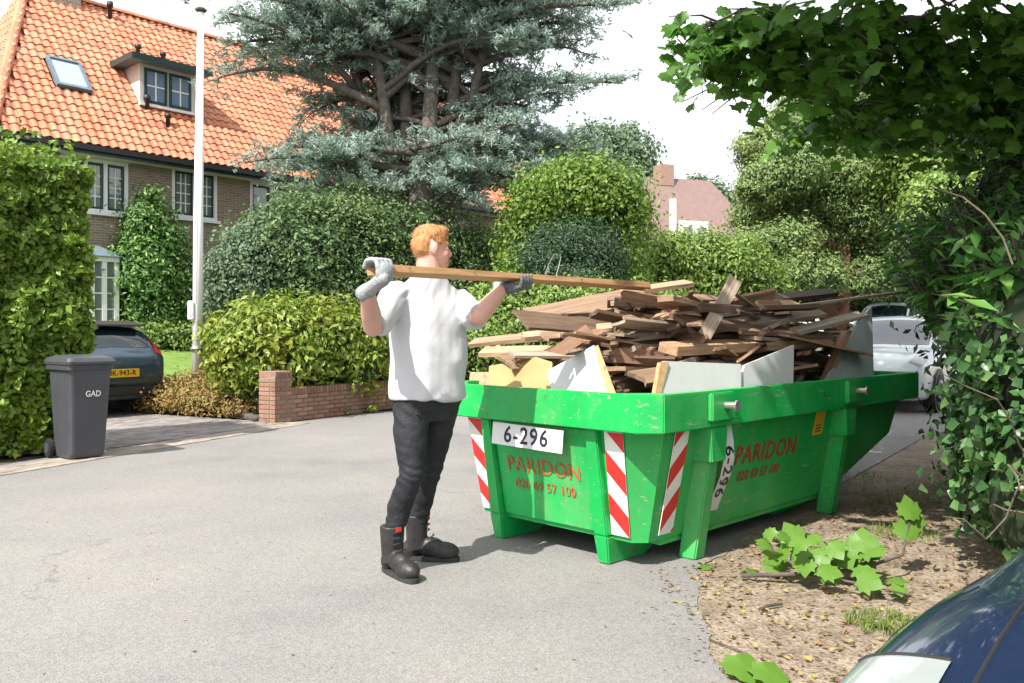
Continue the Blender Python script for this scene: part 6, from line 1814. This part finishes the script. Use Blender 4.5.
# hair
mb = MB()
mb.ellipsoid(hd_(-.006, 0, 1.783), (.097, .079, .073), HM, 22, 14)
mb.ellipsoid(hd_(-.037, 0, 1.742), (.070, .0765, .086), HM, 22, 14)
mb.ellipsoid(hd_(.052, 0, 1.818), (.044, .055, .032), HM)
for s_ in (-1, 1): mb.ellipsoid(hd_(.012, s_ * .066, 1.758), (.03, .013, .034), HM)
me = fuse(mb, .006, 2)
displace(me, lambda c, n: .004 * noise.noise(Vector((c.x * 50, c.y * 50, c.z * 22))) + .002 * noise.noise(c * 120))
hair = link('hair', me, M['hair'], person, smooth=True)
# short strands standing off the surface
nv = len(me.vertices); idx = rng.choice(nv, 1600)
P = np.array([tuple(me.vertices[int(i)].co) for i in idx]); Nn = np.array([tuple(me.vertices[int(i)].normal) for i in idx])
tdir = Nn * .6 + np.array(tuple(hf_)) * -.35 + rng.normal(0, .25, Nn.shape)
leaves('strands', P + Nn * .003, rng.normal(0, 1, Nn.shape), .016, .09, M['hair'], hair, .1, 0, .2, tdir=tdir)
# t-shirt
tb = MB()
SH = [(.915, -.458, 4.585, .212, .178), (.95, -.456, 4.585, .212, .178), (1.02, -.452, 4.58, .210, .178), (1.12, -.446, 4.575, .210, .182), (1.22, -.446, 4.575, .212, .176), (1.33, -.450, 4.575, .216, .160), (1.43, -.454, 4.575, .214, .138), (1.505, -.457, 4.575, .188, .108), (1.55, -.455, 4.573, .125, .092), (1.58, -.453, 4.573, .090, .084)]
tb.loft(erings(SH))
for a, b, k in ((RS, RE, .92), (LS, LE, .95)):
    d = (b - a); e = a + d * k
    tb.tube([a - d.normalized() * .05 - PB, a - PB, a.lerp(e, .5) + Vector((0, 0, -.012)) - PB, e + Vector((0, 0, -.012)) - PB], [.04, .076, .074, .074], 18)
me = fuse(tb, .010, 5)
def shirt_wrinkle(c, n):
    w = c + PB
    d = .016 * noise.noise(Vector((w.x * 5 + w.z * 6, w.y * 5, w.z * 3 - w.x * 6)))
    d += .004 * noise.noise(Vector((w.x * 13 - w.z * 6, w.y * 12, w.z * 9 + w.x * 9)))
    k = max(0, min(1, (1.12 - w.z) / .2))
    d += .010 * k * math.sin(w.x * 30 + w.y * 18 + 5 * noise.noise(w * 5)) * .5
    r = math.exp(-((w - RS).length / .16) ** 2) + math.exp(-((w - LS).length / .16) ** 2)
    d += .004 * r * math.sin((w.x - w.z * 1.4 + w.y) * 55 + 4 * noise.noise(w * 8))
    return d
displace(me, shirt_wrinkle)
link('t_shirt', me, M['shirt'], person, smooth=True)
# jeans
jb = MB()
jb.loft(erings([(.80, -.462, 4.585, .15, .12), (.86, -.46, 4.585, .182, .148), (.93, -.458, 4.585, .198, .158), (1.0, -.455, 4.583, .196, .16)]))
for pts, rad in LEGS:
    P_ = [Vector(p) - PB for p in pts]; P_[-1].z = .17
    jb.tube([P_[0] + Vector((0, 0, .04))] + P_, [rad[0]] + [r * 1.07 for r in rad], 20)
me = fuse(jb, .0085, 4)
KN = [Vector(LEGS[0][0][2]), Vector(LEGS[1][0][2])]
AN = [Vector((-.62, 4.48, .22)), Vector((-.52, 4.755, .22))]
def jean_wrinkle(c, n):
    w = c + PB
    d = .006 * noise.noise(Vector((w.x * 9, w.y * 9, w.z * 14))) + .003 * noise.noise(Vector((w.x * 22 + w.z * 14, w.y * 22, w.z * 26)))
    for k in KN: d += .0045 * math.exp(-((w - k).length / .09) ** 2) * math.sin(w.z * 130 + 40 * w.x + 5 * noise.noise(w * 11))
    for k in AN: d += .004 * math.exp(-((w - k).length / .08) ** 2) * math.sin(w.z * 150 + 4 * noise.noise(w * 11))
    d += .006 * math.exp(-((w.z - .84) / .07) ** 2) * math.sin(w.z * 60 + w.x * 60)*.5
    return d
displace(me, jean_wrinkle)
jn = link('jeans', me, M['jeans'], person, smooth=True)
mb = MB(); q0 = Vector((-.565, 4.47, .865)) - PB; mb.tube([q0, q0 + Vector((.03, -.035, -.02)), q0 + Vector((.08, -.065, -.015))], .005, 6); part('pocket_seam', mb, M['jeans'], jn)
# boots
def boot(ank, d):
    d = Vector(d).normalized(); s_ = Vector((-d.y, d.x, 0)); A = Vector((ank[0], ank[1], 0)) - PB
    Mb = Matrix(((d.x, s_.x, 0), (d.y, s_.y, 0), (0, 0, 1)))
    mb = MB()
    mb.tube([A + Vector((0, 0, .06)), A + Vector((0, 0, .12)) - d * .004, A + Vector((0, 0, .20)) - d * .004, A + Vector((0, 0, .255)) - d * .004], [.056, .058, .063, .066], 18)
    mb.ellipsoid(A - d * .032 + Vector((0, 0, .062)), (.055, .046, .058), Mb)
    mb.ellipsoid(A + d * .075 + Vector((0, 0, .075)), (.085, .048, .056), Mb)
    mb.ellipsoid(A + d * .150 + Vector((0, 0, .054)), (.090, .058, .052), Mb)
    b = link('boot', fuse(mb, .006, 3), M['boot'], person, smooth=True)
    out = []
    for k in range(26):
        th = 2 * math.pi * k / 26; x = .075 + .166 * math.cos(th); sn = math.sin(th); w = (.046 + .010 * max(0, math.cos(th))) * math.copysign(abs(sn) ** .6, sn)
        out.append(A + d * x + s_ * w * .92)
    mb = MB(); mb.prism([p + Vector((0, 0, 0.001)) for p in out], (0, 0, .026)); part('sole', mb, M['sole'], b, bevel=.004)
    for k in range(5):
        z = .105 + k * .03; x = .098 - k * .02 if k < 2 else .052
        mb = MB(); mb.tube([A + d * (x + .004) + s_ * -.032 + Vector((0, 0, z)), A + d * (x + .018) + Vector((0, 0, z + .008)), A + d * (x + .004) + s_ * .032 + Vector((0, 0, z + .004))], .0038, 6); part('lace', mb, M['rubber'], b)
    mb = MB(); mb.box(A + d * .062 + Vector((0, 0, .245)), (.012, .028, .024), Mb); part('tongue_tag', mb, M['stripe_red'], b)
    return b
boot((-.63, 4.485), (.607, -.795, 0)); boot((-.53, 4.762), (.99, -.14, 0))
# plank
UU = Vector((.7071, .7071, 0)); VV = Vector((-.7071, .7071, 0)); ZZ = Vector((0, 0, 1))
PL0 = Vector((-.588, 4.0, 1.566))
pc = PL0 + UU * 1.0
Vp, Fp = plank_mesh(3)
mb = MB(); mb.add([(v[0] * 2.2, v[1] * .075, (v[2] if abs(v[2]) <= .5 else math.copysign(.5, v[2])) * .036) for v in Vp], Fp)
pk = link('carried_plank', mb.mesh('carried_plank'), M['wood_plank'])
pk.matrix_world = Matrix.Translation(pc) @ Matrix.Rotation(R(45), 4, 'Z') @ Matrix.Rotation(R(-0.1), 4, 'Y') @ Matrix.Rotation(R(-14), 4, 'X')
tag(pk, 'long orange-brown wooden plank carried level by the person', 'plank')
mb = MB(); mb.tube([(.10, 0, .02), (.16, 0.01, .10), (.24, .02, .17), (.27, 0, .15), (.22, -.01, .08), (.17, -.02, .02)], .0028, 6); part('bent_wire', mb, M['steel'], pk)
for k in range(5):
    x = -.9 + k * .42; mb = MB(); mb.tube([(x, -.043, 0.004), (x, -.05, .004)], .005, 6); part('nail', mb, M['steel'], pk)
# gloves
def glove(c, wrist, fdir, mat, thumb_flip=1):
    """c: plank centre under the hand; fdir: +1 fingers go over the top from the near side, -1 from underneath"""
    mb = MB(); c = c - PB; w = wrist - PB
    near = -VV
    if fdir > 0:
        palm = c + near * .060 - ZZ * .018
        mb.ellipsoid(palm, (.050, .026, .050), Matrix(((UU.x, VV.x, 0), (UU.y, VV.y, 0), (0, 0, 1))))
        for k in range(4):
            o_ = UU * (-.037 + .0245 * k); ln = (.92, 1.0, .98, .82)[k]
            mb.capsule([c + o_ + near * .060 + ZZ * .005, c + o_ + near * .050 + ZZ * .036, c + o_ + near * .012 + ZZ * (.044), c + o_ - near * (.03 * ln) + ZZ * .040, c + o_ - near * (.052 * ln) + ZZ * .012], [.0140, .0137, .013, .0125, .0115], 10)
        mb.capsule([palm - ZZ * .02 + UU * .03, c + near * .045 - ZZ * .043 + UU * .045, c + near * .005 - ZZ * .042 + UU * .050], [.016, .014, .012], 10)
        j = palm - ZZ * .03 - UU * .01
    else:
        palm = c - ZZ * .050 + near * .002
        mb.ellipsoid(palm, (.048, .044, .022), Matrix(((UU.x, VV.x, 0), (UU.y, VV.y, 0), (0, 0, 1))))
        for k in range(4):
            o_ = UU * (-.012 + .0225 * k); ln = (.85, 1.0, 1.0, .9)[k]
            mb.capsule([c + o_ - ZZ * .048 + near * .025, c + o_ - ZZ * .044 + near * .050, c + o_ - ZZ * .010 + near * .060, c + o_ + ZZ * (.012 * ln) + near * .056], [.0125, .0125, .0115, .0105], 10)
        mb.capsule([palm - UU * .02 - near * .02, c - ZZ * .045 - near * .045 - UU * .03, c - ZZ * .005 - near * .058 - UU * .02], [.016, .014, .012], 10)
        j = palm - UU * .03
    mb.capsule([j, j.lerp(w, .5), w], [.036, .033, .036], 14)
    o_ = link('glove', fuse(mb, .0042, 2), mat, person, smooth=True)
    d = (w - j).normalized()
    mb = MB(); mb.tube([w - d * .012, w + d * .03, w + d * .045], [.038, .041, .041], 16); part('cuff', mb, M['glove'], o_, smooth=True)
    return o_
glove(PL0 + UU * -.058, RW, 1, M['glove'])
glove(PL0 + UU * .86 + Vector((0, 0, -.003)), LW, -1, M['glove_palm'])

# ------------------------------------------------------------------ evergreen added out of view to keep skylight off the skip
shrub('unseen_shade_tree', 'unseen dark evergreen added right of the view to block skylight', 'tree', (5.4, 5.4, 0), [((5.5, 5.2, 2.2), (1.2, 1.6, 2.2)), ((6.0, 7.2, 2.6), (1.2, 1.5, 2.4)), ((5.6, 3.4, 2.0), (1.1, 1.4, 1.9)), ((7.0, 9.4, 2.6), (1.4, 1.6, 2.4))], 900, 20, .16, .10, .5, M['l_dark'], corefac=.85, trunk=(.14, 2.0))
